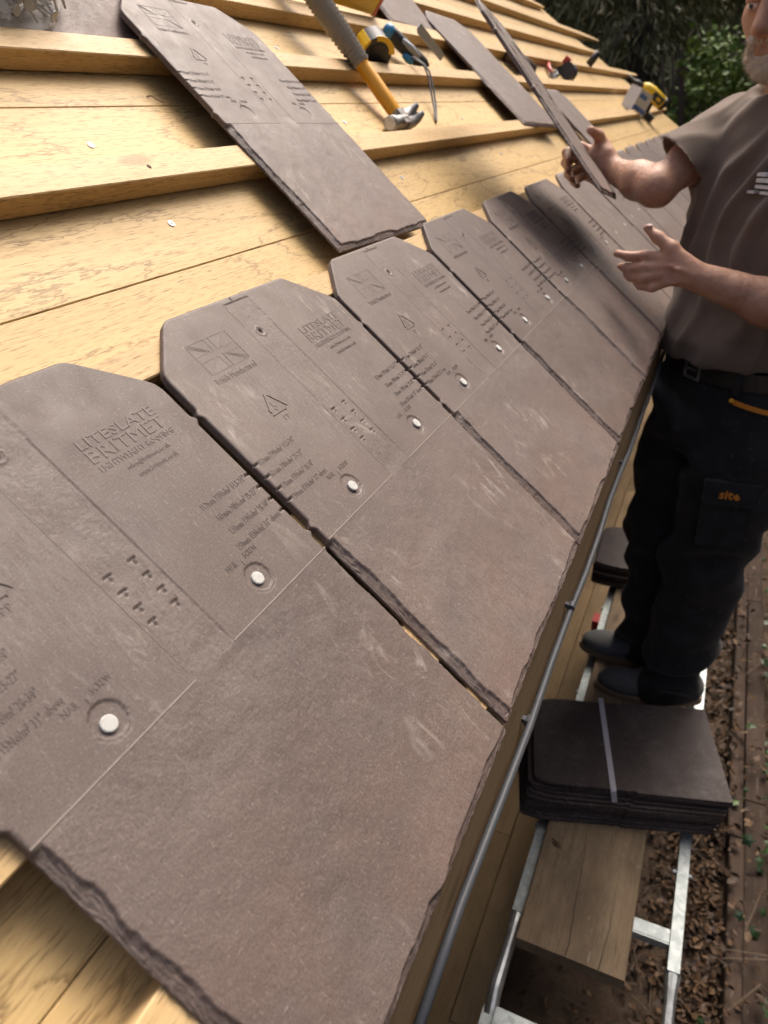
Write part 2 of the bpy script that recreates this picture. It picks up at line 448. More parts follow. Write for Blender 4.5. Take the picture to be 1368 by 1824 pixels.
# numpy value noise
def vnoise2(x, y, seed=0):
    r = np.random.default_rng(seed).random((256, 256))
    xi = np.floor(x).astype(int); yi = np.floor(y).astype(int)
    fx = x - xi; fy = y - yi
    fx = fx * fx * (3 - 2 * fx); fy = fy * fy * (3 - 2 * fy)
    a = r[xi % 256, yi % 256]; b = r[(xi + 1) % 256, yi % 256]; c = r[xi % 256, (yi + 1) % 256]; d = r[(xi + 1) % 256, (yi + 1) % 256]
    return (a * (1 - fx) + b * fx) * (1 - fy) + (c * (1 - fx) + d * fx) * fy
def fbm2(x, y, seed=0, octv=4):
    s = 0; a = 0.5; t = 0
    for i in range(octv):
        s = s + a * vnoise2(x * 2 ** i, y * 2 ** i, seed + i); t += a; a *= 0.55
    return s / t
def vnoise3(p, seed=0):
    r = np.random.default_rng(seed).random((32, 32, 32))
    i = np.floor(p).astype(int); f = p - i; f = f * f * (3 - 2 * f); out = 0
    for dx in (0, 1):
        for dy in (0, 1):
            for dz in (0, 1):
                w = (f[:, 0] if dx else 1 - f[:, 0]) * (f[:, 1] if dy else 1 - f[:, 1]) * (f[:, 2] if dz else 1 - f[:, 2])
                out = out + w * r[(i[:, 0] + dx) % 32, (i[:, 1] + dy) % 32, (i[:, 2] + dz) % 32]
    return out

# ------------------------------------------------------------------ ground and setting
GZ = -1.85
def ground():
    n = 150
    a = np.concatenate([np.linspace(-60, -4, 16), np.linspace(-3.5, 6, 118), np.linspace(7, 160, 24)])
    b = np.concatenate([np.linspace(-120, -4, 20), np.linspace(-3.6, 2, 90), np.linspace(2.6, 120, 24)])
    X, Y = np.meshgrid(a, b, indexing='ij')
    Z = np.full_like(X, GZ)
    near = np.clip(1 - np.hypot(X - 1.5, Y + .5) / 7, 0, 1)
    Z += (fbm2(X * 2.5 + 50, Y * 2.5 + 80, 3) - .5) * .07 * near
    bank = np.clip((-Y - 0.56) / 1.3, 0, 1)
    Z += bank * bank * (3 - 2 * bank) * .55
    Z += (fbm2(X * .2 + 20, Y * .2 + 20, 9) - .5) * .5 * np.clip((np.hypot(X, Y) - 6) / 8, 0, 1)
    na, nb = X.shape
    vs = np.stack([X, Y, Z], -1).reshape(-1, 3)
    ii = np.arange(na * nb).reshape(na, nb)
    fs = np.stack([ii[:-1, :-1], ii[1:, :-1], ii[1:, 1:], ii[:-1, 1:]], -1).reshape(-1, 4)
    me = bpy.data.meshes.new('ground'); me.from_pydata(vs.tolist(), [], fs.tolist())
    me.materials.append(MAT['soil']); me.polygons.foreach_set('use_smooth', [True] * len(me.polygons))
    tag(link('ground', me), kind='structure')
    def gz(x, y):
        i = np.clip(np.searchsorted(a, x), 1, na - 1); j = np.clip(np.searchsorted(b, y), 1, nb - 1)
        return max(Z[i, j], Z[i - 1, j], Z[i, j - 1], Z[i - 1, j - 1])
    return gz
gz = ground()

# timber planks laid on the ground along the wall
deck_root = link('plank_path', None)
tag(deck_root, kind='structure')
py = 0.155
for k, wdt in enumerate((0.115, 0.115, 0.115)):
    x = -0.6 + 0.5 * k * 0.37
    while x < 6:
        L = (1.15, 1.6, 1.35)[k]
        m = MB().bar(L - 0.003, wdt - 0.003, 0.028)
        part('plank', m, MAT['planks'], deck_root, (x, py, GZ + 0.02 + random.uniform(0, .0015)))
        x += L
    py += wdt
# low wall of the building under the eaves
wall = link('timber_wall', None)
tag(wall, 'shaded timber clad wall under the eaves beside the plank path', 'wall')
for k in range(13):
    m = MB().bar(8.6, 0.02, 0.136, 0.002)
    part('cladding_board', m, MAT['fascia'], wall, (-2.4, 0.505 + random.uniform(0, .001), GZ - 0.02 + k * 0.14))

# ------------------------------------------------------------------ timber roof
DECK, BT = -0.034, -0.0075
def hip(v): return 5.69 - (v - 0.457) * 1.2
roof = link('timber_roof', None)
tag(roof, 'pale oak boarded roof slope with battens running along it', 'roof')
seams = [0.018, 0.152, 0.27, 0.395, 0.515, 0.63, 0.745, 0.86, 0.975, 1.09, 1.205, 1.32, 1.435, 1.55, 1.665, 1.78, 1.9]
screws = []
for k in range(len(seams) - 1):
    v0, v1 = seams[k] + 0.0003, seams[k + 1] - 0.0003
    wd = v1 - v0
    cuts = [-1.3] + sorted([random.uniform(1.9, 3.6)] if k % 2 else [random.uniform(2.6, 4.0)]) + [hip(v0)]
    for c in range(len(cuts) - 1):
        a, b = cuts[c] + 0.0008, cuts[c + 1] - 0.0008
        sk = (hip(v1) - hip(v0), 0) if c == len(cuts) - 2 else (0, 0)
        m = MB().bar(b - a, wd, 0.02, 0.0008, skew=sk)
        bo = part('roof_board', m, MAT['deck'], roof, mat=on_roof(a, v0, DECK - 0.02 + random.uniform(-.0008, .0004)))
        bo['v'] = v0; screws.append((a, b, v0, v1, bo))
battens = [(0.020, 0.045, hip(.03)), (0.077, 0.120, hip(.1)), (0.211, 0.251, hip(.23)), (0.411, 0.441, hip(.43)),
           (0.610, 0.645, 5.66), (0.797, 0.829, hip(.81) - 0.02), (0.945, 0.985, 5.85), (1.10, 1.14, 4.86),
           (1.262, 1.30, 5.5), (1.425, 1.465, 4.40), (1.60, 1.64, 4.2), (1.77, 1.81, 4.0)]
batten_objs = []
for k, (v0, v1, ue) in enumerate(battens):
    wd = v1 - v0
    starts = [-1.3, ue]
    if 0.7 < v0 < 0.9: starts = [-1.3, 2.63, ue]
    if v0 > 0.9: starts = [-1.3, random.uniform(1.8, 3.0), ue]
    for c in range(len(starts) - 1):
        a, b = starts[c] + 0.001, starts[c + 1] - 0.001
        last = c == len(starts) - 2 and v0 > 0.5
        m = MB().bar(b - a, wd, BT - DECK - 0.0015, 0.0012, skew=(0, 0.0), nx=1 if not last else 6)
        if last:      # ends hewn to a rounded point
            nv = []
            for (x, y, z) in m.v:
                s = (x - (b - a - 0.28)) / 0.28
                if s > 0: 
                    y = wd / 2 + (y - wd / 2) * (1 - 0.55 * s ** 2) + 0.006 * s
                    z = z * (1 - 0.45 * s ** 2) + 0.006 * s ** 2
                nv.append((x, y, z))
            m.v = nv
        o = part('batten', m, MAT['batten'], roof, mat=on_roof(a, v0, DECK + 0.0010))
        batten_objs.append(o)
# end points need more sections near the tip
m = MB().bar(9.0, 0.018, 0.105, 0.002)
part('fascia_board', m, MAT['fascia'], roof, (-1.6, 0.0125, -0.142))
m = MB().box((2.0, 0.27, -0.17), (8.0, 0.47, 0.012))
part('soffit', m, MAT['fascia'], roof)
# screws in boards and battens (sub-parts)
def screw_mb():
    m = MB()
    m.cyl((0, 0, -0.002), (0, 0, 0.0006), 0.0042, 0.0042, 14)
    m.box((0, 0, 0.0007), (0.0045, 0.0009, 0.0004)); m.box((0, 0, 0.00071), (0.0009, 0.0045, 0.0004))
    return m
scr = MB()
scr.cyl((0, 0, -0.002), (0, 0, 0.0006), 0.0042, 0.0040, 14)
scr.cur = 1
scr.box((0, 0, 0.0006), (0.0050, 0.0010, 0.0005)); scr.box((0, 0, 0.00061), (0.0010, 0.0050, 0.0005))
scr_me = scr.mesh('screw', [MAT['steel_bright'], MAT['black']])
def screw_at(u, v, n=None):
    for (a, b, v0, v1, bo) in screws:
        if a <= u <= b and v0 <= v <= v1:
            o = link('screw', scr_me, bo)
            o.matrix_parent_inverse = Matrix.Identity(4)
            o.location = (u - a, v - v0, 0.0205)
            o.rotation_euler = (0, 0, random.uniform(0, 3)); return
for (u, v) in ((0.217, 0.689), (0.219, 0.572), (0.82, 0.70), (0.83, 0.565), (1.42, 0.69), (1.45, 0.57), (2.05, 0.70),
               (2.06, 0.56), (2.65, 0.565), (3.25, 0.57), (0.84, 0.88), (1.9, 0.91), (0.06, 0.915)):
    screw_at(u, v)
# small knot hole stopped in the first batten is a dowel
kn = MB().cyl((0, 0, -0.001), (0, 0, 0.0006), 0.0035, 0.0025, 10)
part('knot', kn, plain('dark_knot', (0.09, 0.05, 0.025), 0.8), batten_objs[4], (0.228 + 1.299, 0.016, BT - DECK - 0.0015))

# ------------------------------------------------------------------ slates
SW, SL, ST = 0.300, 0.450, 0.0072
SLOTS = (0.300, 0.2865, 0.273, 0.2605)
def slate_outline(ys, riven_seed):
    xl = np.zeros_like(ys); xr = np.full_like(ys, SW)
    up = ys > 0.213
    xl[up] = 0.0034; xr[up] = SW - 0.0028
    for yc, rr in ((0.361, 0.0048), (0.232, 0.0048)):
        d = np.clip(1 - np.abs(ys - yc) / rr, 0, 1)
        xl -= d * 0.0040 * (up); xr += d * 0.0040 * (up)
    c1 = np.clip((ys - 0.403) / 0.047, 0, 1); xl = np.where(c1 > 0, 0.0028 + c1 * 0.0500, xl); xr = np.where(c1 > 0, SW - 0.0028 - c1 * 0.054, xr)
    # soften the corners of the chamfers
    d = ys - (SL - 0.006); q = np.where(d > 0, 0.006 - np.sqrt(np.maximum(0.006 ** 2 - np.clip(d, 0, 0.006) ** 2, 0)), 0)
    xl += q; xr -= q
    d = np.clip(1 - np.abs(ys - 0.403) / 0.010, 0, 1) ** 2
    xl += d * 0.0022; xr -= d * 0.0022
    lo = ~up
    jag = (fbm2(ys * 300 + 7, ys * 0 + 3, riven_seed) - .5) * 0.0010
    xl = xl + np.where(lo, 0.0030 + jag, 0)
    jag = (fbm2(ys * 300 + 7, ys * 0 + 9, riven_seed + 5) - .5) * 0.0018
    xr = xr + np.where(lo, jag * .6 - 0.0008, 0)
    return xl, xr
def axis(spans):
    out = []
    for a, b, st in spans:
        n = max(1, int(round((b - a) / st))); out += list(np.linspace(a, b, n, endpoint=False))
    return np.array(out + [spans[-1][1]])
def slate_mesh(seed, fine=True):
    if fine:
        s = axis([(0, .02, .0008), (.02, .06, .0016), (.06, .092, .0010), (.092, .128, .002), (.128, .174, .0009), (.174, .21, .002),
                  (.21, .244, .0010), (.244, .284, .0016), (.284, .300, .0008)]) / SW
        ys = axis([(0, .018, .0008), (.018, .21, .0015), (.21, .306, .0009), (.306, .39, .0018), (.39, .42, .001), (.42, .441, .0018), (.441, .450, .0009)])
    else:
        s = axis([(0, .014, .002), (.014, .286, .016), (.286, .300, .002)]) / SW
        ys = axis([(0, .012, .002), (.012, .21, .012), (.21, .45, .008)])
    xl, xr = slate_outline(ys, seed)
    Y = np.repeat(ys[:, None], len(s), 1)
    X = xl[:, None] + s[None, :] * (xr - xl)[:, None]
    H = np.zeros_like(X)
    low = Y < 0.2135
    # riven, stepped bevel along the left, the tail and (narrow) the right edge
    dl, db, dr = X - xl[:, None], Y, xr[:, None] - X
    def scallop(c, sd):                      # flaked edge: long bites with sharp shoulders
        n = fbm2(c * 26, c * 0 + 1.5, sd, 2); m_ = fbm2(c * 95, c * 0 + 7.5, sd + 1, 3)
        return np.clip(n * 1.5 - .25, 0, 1) * .75 + m_ * .35
    wl = 0.0028 + 0.0095 * scallop(Y, seed + 11)
    wb = 0.0025 + 0.0080 * scallop(X, seed + 12)
    wr = 0.0015 + 0.0032 * scallop(Y, seed + 13)
    al = np.where(dl / wl < db / wb, Y, X)
    t = np.minimum(np.minimum(dl / wl, db / wb), dr / wr)
    dd = np.minimum(np.minimum(dl, db), dr)
    tt = np.clip(1 - t, 0, 1)
    phase = dd * 620 + 3.4 * fbm2(al * 55, dd * 130, seed + 14, 3) + al * 34
    ridge = np.abs((phase % 1) - .5) * 2
    ledge = np.clip(tt / .10, 0, 1)
    bev = -0.0011 * ledge - 0.0034 * tt ** 1.15 - 0.0017 * ridge * np.clip(tt / .15, 0, 1) - 0.0007 * (fbm2(al * 120, dd * 420, seed + 15) - .5) * ledge
    surf = (fbm2(X * 55, Y * 60, seed + 16, 4) - .5) * 0.0011 + (fbm2(X * 8, Y * 8, seed + 17, 2) - .5) * 0.0016
    ramp = np.clip((0.2135 - Y) / 0.006, 0, 1)
    H = np.where(low, bev * np.clip((0.2135 - Y) / 0.004, 0, 1) + surf * ramp, H)
    upm = ~low
    if fine:
        strip = (X > 0.132) & (X < 0.1725) & (Y < 0.4435) & upm
        H = np.where(strip, -0.0007 * np.clip((Y - .2135) / .012, 0, 1) + (fbm2(X * 60, Y * 45, seed + 20) - .5) * 0.0010, H)
        edge = np.minimum(np.minimum(dl, dr), SL - Y)
        H = np.where(upm, H - 0.0012 * np.clip(1 - edge / 0.0024, 0, 1) ** 2, H)
        for yc in SLOTS:
            e = np.clip(1 - np.abs(Y - yc) / 0.0014, 0, 1)
            H = np.where((np.minimum(dl, dr) < 0.0055) & (np.abs(Y - yc) < 0.0010), -0.0035, H)
        for xc in (0.0765, 0.2275):
            rr = np.hypot(X - xc, (Y - 0.2345) * 1.0)
            H = np.where((rr < 0.0112) & upm, -0.0011, H)
            H = np.where((np.abs(rr - 0.0130) < 0.0006) & upm & (Y < 0.231), -0.0004, H)
        rr = np.hypot(X - 0.147, Y - 0.404)
        H = np.where(rr < 0.0085, -0.0007, H); H = np.where((rr > 0.0048) & (rr < 0.0064), -0.0001, H)
        H = np.where(rr < 0.0022, -0.0040, H)
        # engraved tick marks in the middle strip
        for yc in SLOTS:
            for xc in (0.1405, 0.1625):
                bar_ = (np.abs(Y - yc) < 0.0009) & (np.abs(X - xc) < 0.0033)
                st_ = (np.abs(X - xc) < 0.0009) & (Y < yc) & (Y > yc - 0.0045)
                H = np.where(bar_ | st_, -0.0022, H)
        H = np.where((np.abs(X - 0.148) < 0.0007) & (Y > 0.4445) & (Y < 0.4485), -0.0016, H)
    else:
        edge = np.minimum(np.minimum(dl, dr), SL - Y)
        H = np.where(upm, H - 0.0008 * np.clip(1 - edge / 0.003, 0, 1), H)
    ny, nx = X.shape
    top = np.stack([X, Y, H], -1).reshape(-1, 3)
    idx = np.arange(nx * ny).reshape(ny, nx)
    fs = np.stack([idx[:-1, :-1], idx[:-1, 1:], idx[1:, 1:], idx[1:, :-1]], -1).reshape(-1, 4)
    loop = np.concatenate([idx[0, :], idx[1:, -1], idx[-1, -2::-1], idx[-2:0:-1, 0]])
    nb = len(loop)
    bot = top[loop].copy(); bot[:, 2] = -ST
    o = len(top)
    k = np.arange(nb); k2 = (k + 1) % nb
    side = np.stack([loop[k2], loop[k], o + k, o + k2], -1)
    faces = fs.tolist() + side.tolist() + [tuple((o + np.arange(nb))[::-1].tolist())]
    me = bpy.data.meshes.new('slate'); me.from_pydata(np.concatenate([top, bot]).tolist(), [], faces)
    me.materials.append(MAT['slate'])
    sm = np.zeros(len(faces), bool); sm[:len(fs)] = True
    me.polygons.foreach_set('use_smooth', sm)
    me.update(); return me
SLATE = [slate_mesh(101), slate_mesh(202), slate_mesh(303)]
SLATE_LO = [slate_mesh(404, False), slate_mesh(505, False)]

# raised lettering on the head of each slate
def text_geo(body, x, y, w, h, z=0.0, ext=0.0005, shear=0.0, bold=0.0):
    cu = bpy.data.curves.new('t', 'FONT'); cu.body = body; cu.extrude = 1.0; cu.resolution_u = 1; cu.offset = bold
    cu.shear = shear
    ob = bpy.data.objects.new('t', cu); COL.objects.link(ob)
    dg = bpy.context.evaluated_depsgraph_get(); dg.update()
    me = bpy.data.meshes.new_from_object(ob.evaluated_get(dg))
    n = len(me.vertices); co = np.zeros(n * 3); me.vertices.foreach_get('co', co); co = co.reshape(-1, 3)
    fs = [tuple(p.vertices) for p in me.polygons]
    bpy.data.objects.remove(ob); bpy.data.meshes.remove(me); bpy.data.curves.remove(cu)
    mn, mx = co.min(0), co.max(0)
    out = np.empty_like(co)
    out[:, 0] = x + (co[:, 0] - mn[0]) / (mx[0] - mn[0]) * w
    out[:, 1] = y + (co[:, 1] - mn[1]) / max(1e-6, mx[1] - mn[1]) * h
    out[:, 2] = z + np.where(co[:, 2] > 0, ext, -0.0003)
    return out, fs
def lettering_mesh():
    m = MB()
    def T(body, x, y, w, h, ext=0.0003, **k):
        v, f = text_geo(body, x, y, w, h, 0, ext, **k); m.add(v, f)
    T('LITESLATE', .196, .381, .076, .0085, 0.0004, bold=0.004)
    T('BRITMET', .196, .3685, .076, .0105, 0.0004)
    T('LIGHTWEIGHT ROOFING', .196, .3605, .076, .0052)
    T('sales@britmet.co.uk', .214, .3515, .045, .0052)
    T('www.britmet.co.uk', .217, .3435, .042, .0048)
    T('British Manufactured', .045, .3745, .059, .0068)
    T('5', .0755, .329, .0075, .0105)
    T('PP', .077, .3165, .008, .0055)
    rows = ('152mm 22No/m² 14.5-24°', '165mm 20No/m² 25-27°', '178mm 19No/m² 28-30°', '190mm 15No/m² 31°-above')
    for yc, b, w in zip(SLOTS, rows, (.054, .050, .050, .056)):
        T(b, .0105, yc - .003, w, .0060, 0.0003)
        T(b, SW - .0105 - w, yc - .003, w, .0060, 0.0003)
    for xc in (0.0765, 0.2275):
        T('NAIL', xc - .017, .2505, .0115, .0048); T('SCREW', xc + .0035, .2505, .0155, .0048); T('1', xc - .0015, .2475, .0016, .0045)
    # recycling triangle, broken at the corners
    a, b, c = Vector((.0795, .3495, 0)), Vector((.0655, .3265, 0)), Vector((.0935, .3265, 0))
    for p, q in ((a, b), (b, c), (c, a)):
        for s0, s1 in ((0.06, 0.80), ):
            p0 = p.lerp(q, s0); p1 = p.lerp(q, s1); d = p1 - p0
            m.box((p0 + p1) / 2 + Vector((0, 0, .0002)), (d.length, .0009, .0009), Matrix.Rotation(math.atan2(d.y, d.x), 3, 'Z'))
            m.box(p1 + Vector((0, 0, .0002)), (.004, .0009, .00092), Matrix.Rotation(math.atan2(d.y, d.x) + .8, 3, 'Z'))
    # outlined flag: border, upright cross and diagonals as raised lines
    x0, x1, y0, y1 = .048, .1045, .3855, .4195
    cxm, cym = (x0 + x1) / 2, (y0 + y1) / 2
    def L(p, q, w=.00065, h=.0005):
        p = Vector((*p, 0)); q = Vector((*q, 0)); d = q - p
        m.box((p + q) / 2 + Vector((0, 0, h / 2 - .0003 + random.uniform(0, .00006))), (d.length, w, h), Matrix.Rotation(math.atan2(d.y, d.x), 3, 'Z'))
    for p, q in (((x0, y0), (x1, y0)), ((x1, y0), (x1, y1)), ((x1, y1), (x0, y1)), ((x0, y1), (x0, y0))): L(p, q)
    gw = .0032
    for sx in (-1, 1):
        L((cxm + sx * gw, y0), (cxm + sx * gw, cym - gw)); L((cxm + sx * gw, cym + gw), (cxm + sx * gw, y1))
        L((cxm + sx * gw, cym - gw), (x0 if sx < 0 else x1, cym - gw)); L((cxm + sx * gw, cym + gw), (x0 if sx < 0 else x1, cym + gw))
        for sy in (-1, 1):
            ex, ey = cxm + sx * (x1 - x0) / 2, cym + sy * (y1 - y0) / 2
            ix, iy = cxm + sx * (gw + .004), cym + sy * (gw + .001)
            L((ix, iy), (ex - sx * .0035, ey)); L((ix + sx * .003, iy), (ex, ey - sy * .0025)); L((ix + sx * .0015, iy), (ex - sx * .0015, ey - sy * .001))
    # border ridge of the middle strip
    L((.1315, .221), (.1315, .444), .0006, .00042); L((.1315, .444), (.158, .444), .0006, .00042)
    nlet = len(m.f)
    m.cur = 1
    L((.004, .2145), (.1315, .2145), .0008, .0007); L((.1725, .2145), (.298, .2145), .0008, .0007)
    return m.mesh('raised_lettering', [MAT['slate'], MAT['rib']])
LETTER = lettering_mesh()
nm_ = MB()
nm_.tube([(0, 0, -.0012), (0, 0, .0006), (0, 0, .0010)], [.0052, .0052, .0045], 20)
NAIL = nm_.mesh('nail_head', MAT['nail']); 

ordinal = ['nearest', 'second', 'third', 'fourth', 'fifth', 'sixth', 'seventh', 'eighth', 'ninth', 'tenth', 'eleventh', 'twelfth',
           'thirteenth', 'fourteenth', 'fifteenth', 'sixteenth']
eave_labels = {
    0: 'nearest brown slate of the eaves course, cut off at the left of the photo',
    1: 'brown eaves slate with the sharpest flag and lettering, second from the near end',
    2: 'brown eaves slate third from the near end, just below the loose leaning slate',
    3: 'brown eaves slate with pale top edge, fourth from the near end',
    4: 'brown eaves slate, fifth from the near end, left of the hand held out',
    5: 'brown eaves slate, sixth from the near end, behind the held-out hand and beside the belt',
    6: 'brown eaves slate, seventh from the near end, half hidden behind the forearm',
}
def eave_slate(i):
    hero = i < 6
    me = SLATE[(1, 0, 2)[i % 3]] if hero else SLATE_LO[i % 2]
    o = link('slate', me, None)
    o.matrix_world = on_roof((i - 1) * 0.303 + random.uniform(-.001, .001), random.uniform(-.0015, .0015), random.uniform(-.0006, .0006),
                             Matrix.Rotation(random.uniform(-.005, .005), 4, 'Z') @ Matrix.Rotation(random.uniform(-.004, .004), 4, 'Y'))
    if i == 0: o.matrix_world = on_roof(-0.3035, -0.001, 0, Matrix.Rotation(-0.003, 4, 'Z'))
    if i in eave_labels: lab = eave_labels[i]
    elif i >= 11: lab = ('last slate', 'second slate', 'third slate', 'fourth slate', 'fifth slate', 'sixth slate', 'seventh slate')[17 - i] + ' counted from the far end of the eaves course'
    else: lab = 'eaves slate hidden behind the arm and sleeve of the man'
    tag(o, lab, 'slate', 'slates fixed in a row along the eaves')
    if hero: link('raised_lettering', LETTER, o)
    if i < 9:
        for xc in (0.0765, 0.2275):
            link('nail_head', NAIL, o, (xc + random.uniform(-.0022, .0022), 0.2345 + random.uniform(-.0022, .0022), random.uniform(-.0002, .0007)))
    return o
for i in range(18): eave_slate(i)          # slate 0 spans u -0.303..0, slate 1 spans 0..0.303 and so on

def loose(mat, label, lo=False, letters=True, nails=False, me=None, material=None):
    o = link('slate', me or (SLATE_LO[0] if lo else SLATE[0]), None)
    o.matrix_world = mat
    tag(o, label, 'slate', 'loose slates on the roof')
    if letters and not lo: link('raised_lettering', LETTER, o)
    return o
MU = Matrix(((1, 0, 0, 0), (0, ca, -sa, 0), (0, sa, ca, 0), (0, 0, 0, 1)))
def uvn_pose(rv, pos): return MU @ Matrix.Translation(Vector(pos)) @ rotvec(rv)
loose(uvn_pose((0.0255, 0.0107, -0.0252), (0.404, 0.4578, -0.0045)), 'large loose grey slate leaning across two battens above the laid course', me=SLATE[2])
loose(uvn_pose((-0.009, -0.0269, -0.1205), (1.7322, 0.6238, -0.001)), 'loose brown slate across the battens right of the knife, black gap under it', lo=True)
loose(uvn_pose((0.1551, 0.1289, -0.0856), (1.0975, 0.3092, 0.1331)), 'slate seen edge on, held up in the right hand of the man', me=SLATE[1])
loose(uvn_pose((0.02, 0.01, 0.0), (2.17, 0.285, 0.010)), 'loose slate lying right behind the held slate and gripping hand', lo=True)
loose(uvn_pose((0.20, 0.0, 0.03), (0.235, 0.818, -0.019)), 'grey slate lying behind the bag of nails, only its rough tail in view', me=SLATE[0])
loose(uvn_pose((0.10, 0.0, -0.04), (1.50, 0.99, -0.012)), 'brown slate at the top edge of the photo beside the yellow spirit level', lo=True)

# ------------------------------------------------------------------ conduit along the fascia
pipe = link('grey_conduit', None, loc=(0, 0.0, -0.095))
tag(pipe, 'thin grey plastic conduit clipped along the fascia below the slate edge', 'pipe')
pts = [(-0.21 + 0.1 * k, 0.004 + 0.0015 * math.sin(k * 1.7), 0.004 * math.sin(k * .9)) for k in range(50)]
part('pipe_run', MB().tube(pts, 0.0040, 12), MAT['pipe'], pipe, smooth=True)
for u in (0.10, 0.305, 0.74):
    part('clip', MB().cyl((u - .005, 0.005, 0), (u + .005, 0.005, 0), 0.0049, seg=12).box((u, 0.009, 0.001), (0.006, 0.008, 0.005)), MAT['pipe'], pipe)
jb = MB().tube([(-0.245, 0.002, 0.004), (-0.215, 0.002, 0.004)], 0.0075, 12)
jb.cyl((-0.222, -0.004, 0.006), (-0.222, 0.012, 0.0), 0.017, seg=20)
part('junction_box', jb, MAT['pipe'], pipe)
part('pipe_tail', MB().tube([(-0.6, 0.004, 0.0), (-0.24, 0.004, 0.002)], 0.0043, 10), MAT['pipe'], pipe)

# ------------------------------------------------------------------ trestle platform
TZ = -1.10
tr = link('steel_trestle', None, loc=(0, 0, GZ))
tag(tr, 'galvanised trestle frame carrying the scaffold board beside the eaves', 'trestle')
def tr_part(name, mb, mat=None): return part(name, mb, mat or MAT['alu'], tr, (0, 0, -GZ))
for y in (0.088, -0.236):
    tr_part('side_rail', MB().box((1.5, y, TZ - 0.02), (1.98, 0.024, 0.04)))
    m = MB()
    m.tube([(0.515, y, TZ - 0.018), (0.48, y, TZ - .018), (0.455, y, TZ - .020), (0.36, y + (0.004 if y > 0 else -.002), TZ - .04), (0.30, y, TZ - .06)],
           [0.017, 0.013, 0.011, 0.0145, 0.0145], 12)
    tr_part('tube_end', m, MAT['galv'])
    tr_part('bracket', MB().box((0.30, y, TZ - 0.075), (0.05, 0.034, 0.05)), MAT['galv'])
    for x in (0.29, 1.62, 2.42):
        m = MB().box((x, y, (TZ - 0.04 + GZ) / 2), (0.032, 0.032, TZ - 0.04 - GZ))
        m.box((x, y, GZ + 0.015), (0.07, 0.06, 0.03))
        tr_part('leg', m)
    for x in (1.60, 2.40):
        tr_part('end_cap', MB().box((x, y + (0.022 if y > 0 else -0.022), TZ - 0.005), (0.05, 0.022, 0.042)), MAT['red'])
    for x in (0.75, 1.25, 1.7):
        tr_part('bolt', MB().cyl((x, y - .02, TZ - .015), (x, y + .02, TZ - .015), 0.006, seg=8), MAT['galv'])
for x in (0.295, 0.585, 0.9, 1.2, 1.5, 1.8, 2.1, 2.4):
    tr_part('rung', MB().box((x, -0.074, TZ - 0.02), (0.034, 0.30, 0.022)).box((x, -0.074, TZ - 0.0085), (0.026, 0.30, 0.0015)))
sb = link('scaffold_board', MB().bar(2.35, 0.222, 0.034, 0.003).mesh('scaffold_board', MAT['oldboard']), loc=(0.437, -0.148, TZ - 0.0055))
tag(sb, 'worn grey brown scaffold board lying on the trestle rungs under the slate stack', 'board')
BZ = TZ - 0.0055 + 0.034
SPLIT = plain('split_shadow', (0.035, 0.022, 0.014), 0.9)
for (x0, y0, n_) in ((0.002, .118, 22), (0.0, .052, 8)):
    yy = y0; ck = MB(); vs = []
    for q in range(n_ + 1):
        wq = .0011 * (1 - q / (n_ + 1)) + .0002
        vs += [(x0 + q * .016, yy - wq, .0343), (x0 + q * .016, yy + wq, .0343)]
        yy += random.uniform(-.0022, .0026)
    ck.add(vs, [(2 * q, 2 * q + 2, 2 * q + 3, 2 * q + 1) for q in range(n_)])
    part('split', ck, SPLIT, sb)

# stacks of slates on the board
def simple_slate():
    m = MB()
    poly = [(0, 0), (SW, 0), (SW, .40), (SW - .054, SL), (.054, SL), (0, .403)]
    m.prism(poly, -ST, -.0012)
    inner = [(.002, .002), (SW - .002, .002), (SW - .002, .399), (SW - .055, SL - .002), (.055, SL - .002), (.002, .402)]
    m.prism(inner, -.00119, 0)
    for xc, wd in ((0.2, .012), (.1, .012)):
        pass
    return m.mesh('stacked_slate', MAT['slate_dark'])
SS = simple_slate()
def notch_slate():
    ys = axis([(0, .012, .002), (.012, .208, .014), (.208, .24, .0035), (.24, .355, .012), (.355, .368, .003), (.368, .45, .006)])
    xl, xr = slate_outline(ys, 77)
    c1 = np.clip((ys - 0.403) / 0.047, 0, 1) * 0.036
    xl = xl + np.where(ys > 0.214, 0.004, 0) - c1; xr = xr - np.where(ys > 0.214, 0.004, 0) + c1
    n = len(ys); m = MB(); vs = []
    for z, ins in ((-ST, 0), (-.001, 0), (0, .0012)):
        for k in range(n): vs.append((xl[k] + ins, ys[k], z))
        for k in range(n): vs.append((xr[k] - ins, ys[k], z))
    fs = []
    def q(l, side, k): return l * 2 * n + side * n + k
    for k in range(n - 1):
        for l in (0, 1):
            fs.append((q(l, 0, k + 1), q(l, 0, k), q(l + 1, 0, k), q(l + 1, 0, k + 1)))
            fs.append((q(l, 1, k), q(l, 1, k + 1), q(l + 1, 1, k + 1), q(l + 1, 1, k)))
        fs.append((q(2, 0, k), q(2, 1, k), q(2, 1, k + 1), q(2, 0, k + 1)))
        fs.append((q(0, 0, k + 1), q(0, 1, k + 1), q(0, 1, k), q(0, 0, k)))
    for l in (0, 1):
        fs.append((q(l, 0, 0), q(l, 1, 0), q(l + 1, 1, 0), q(l + 1, 0, 0)))
        fs.append((q(l, 1, n - 1), q(l, 0, n - 1), q(l + 1, 0, n - 1), q(l + 1, 1, n - 1)))
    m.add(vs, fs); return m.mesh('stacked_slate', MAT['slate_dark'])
SS = notch_slate()
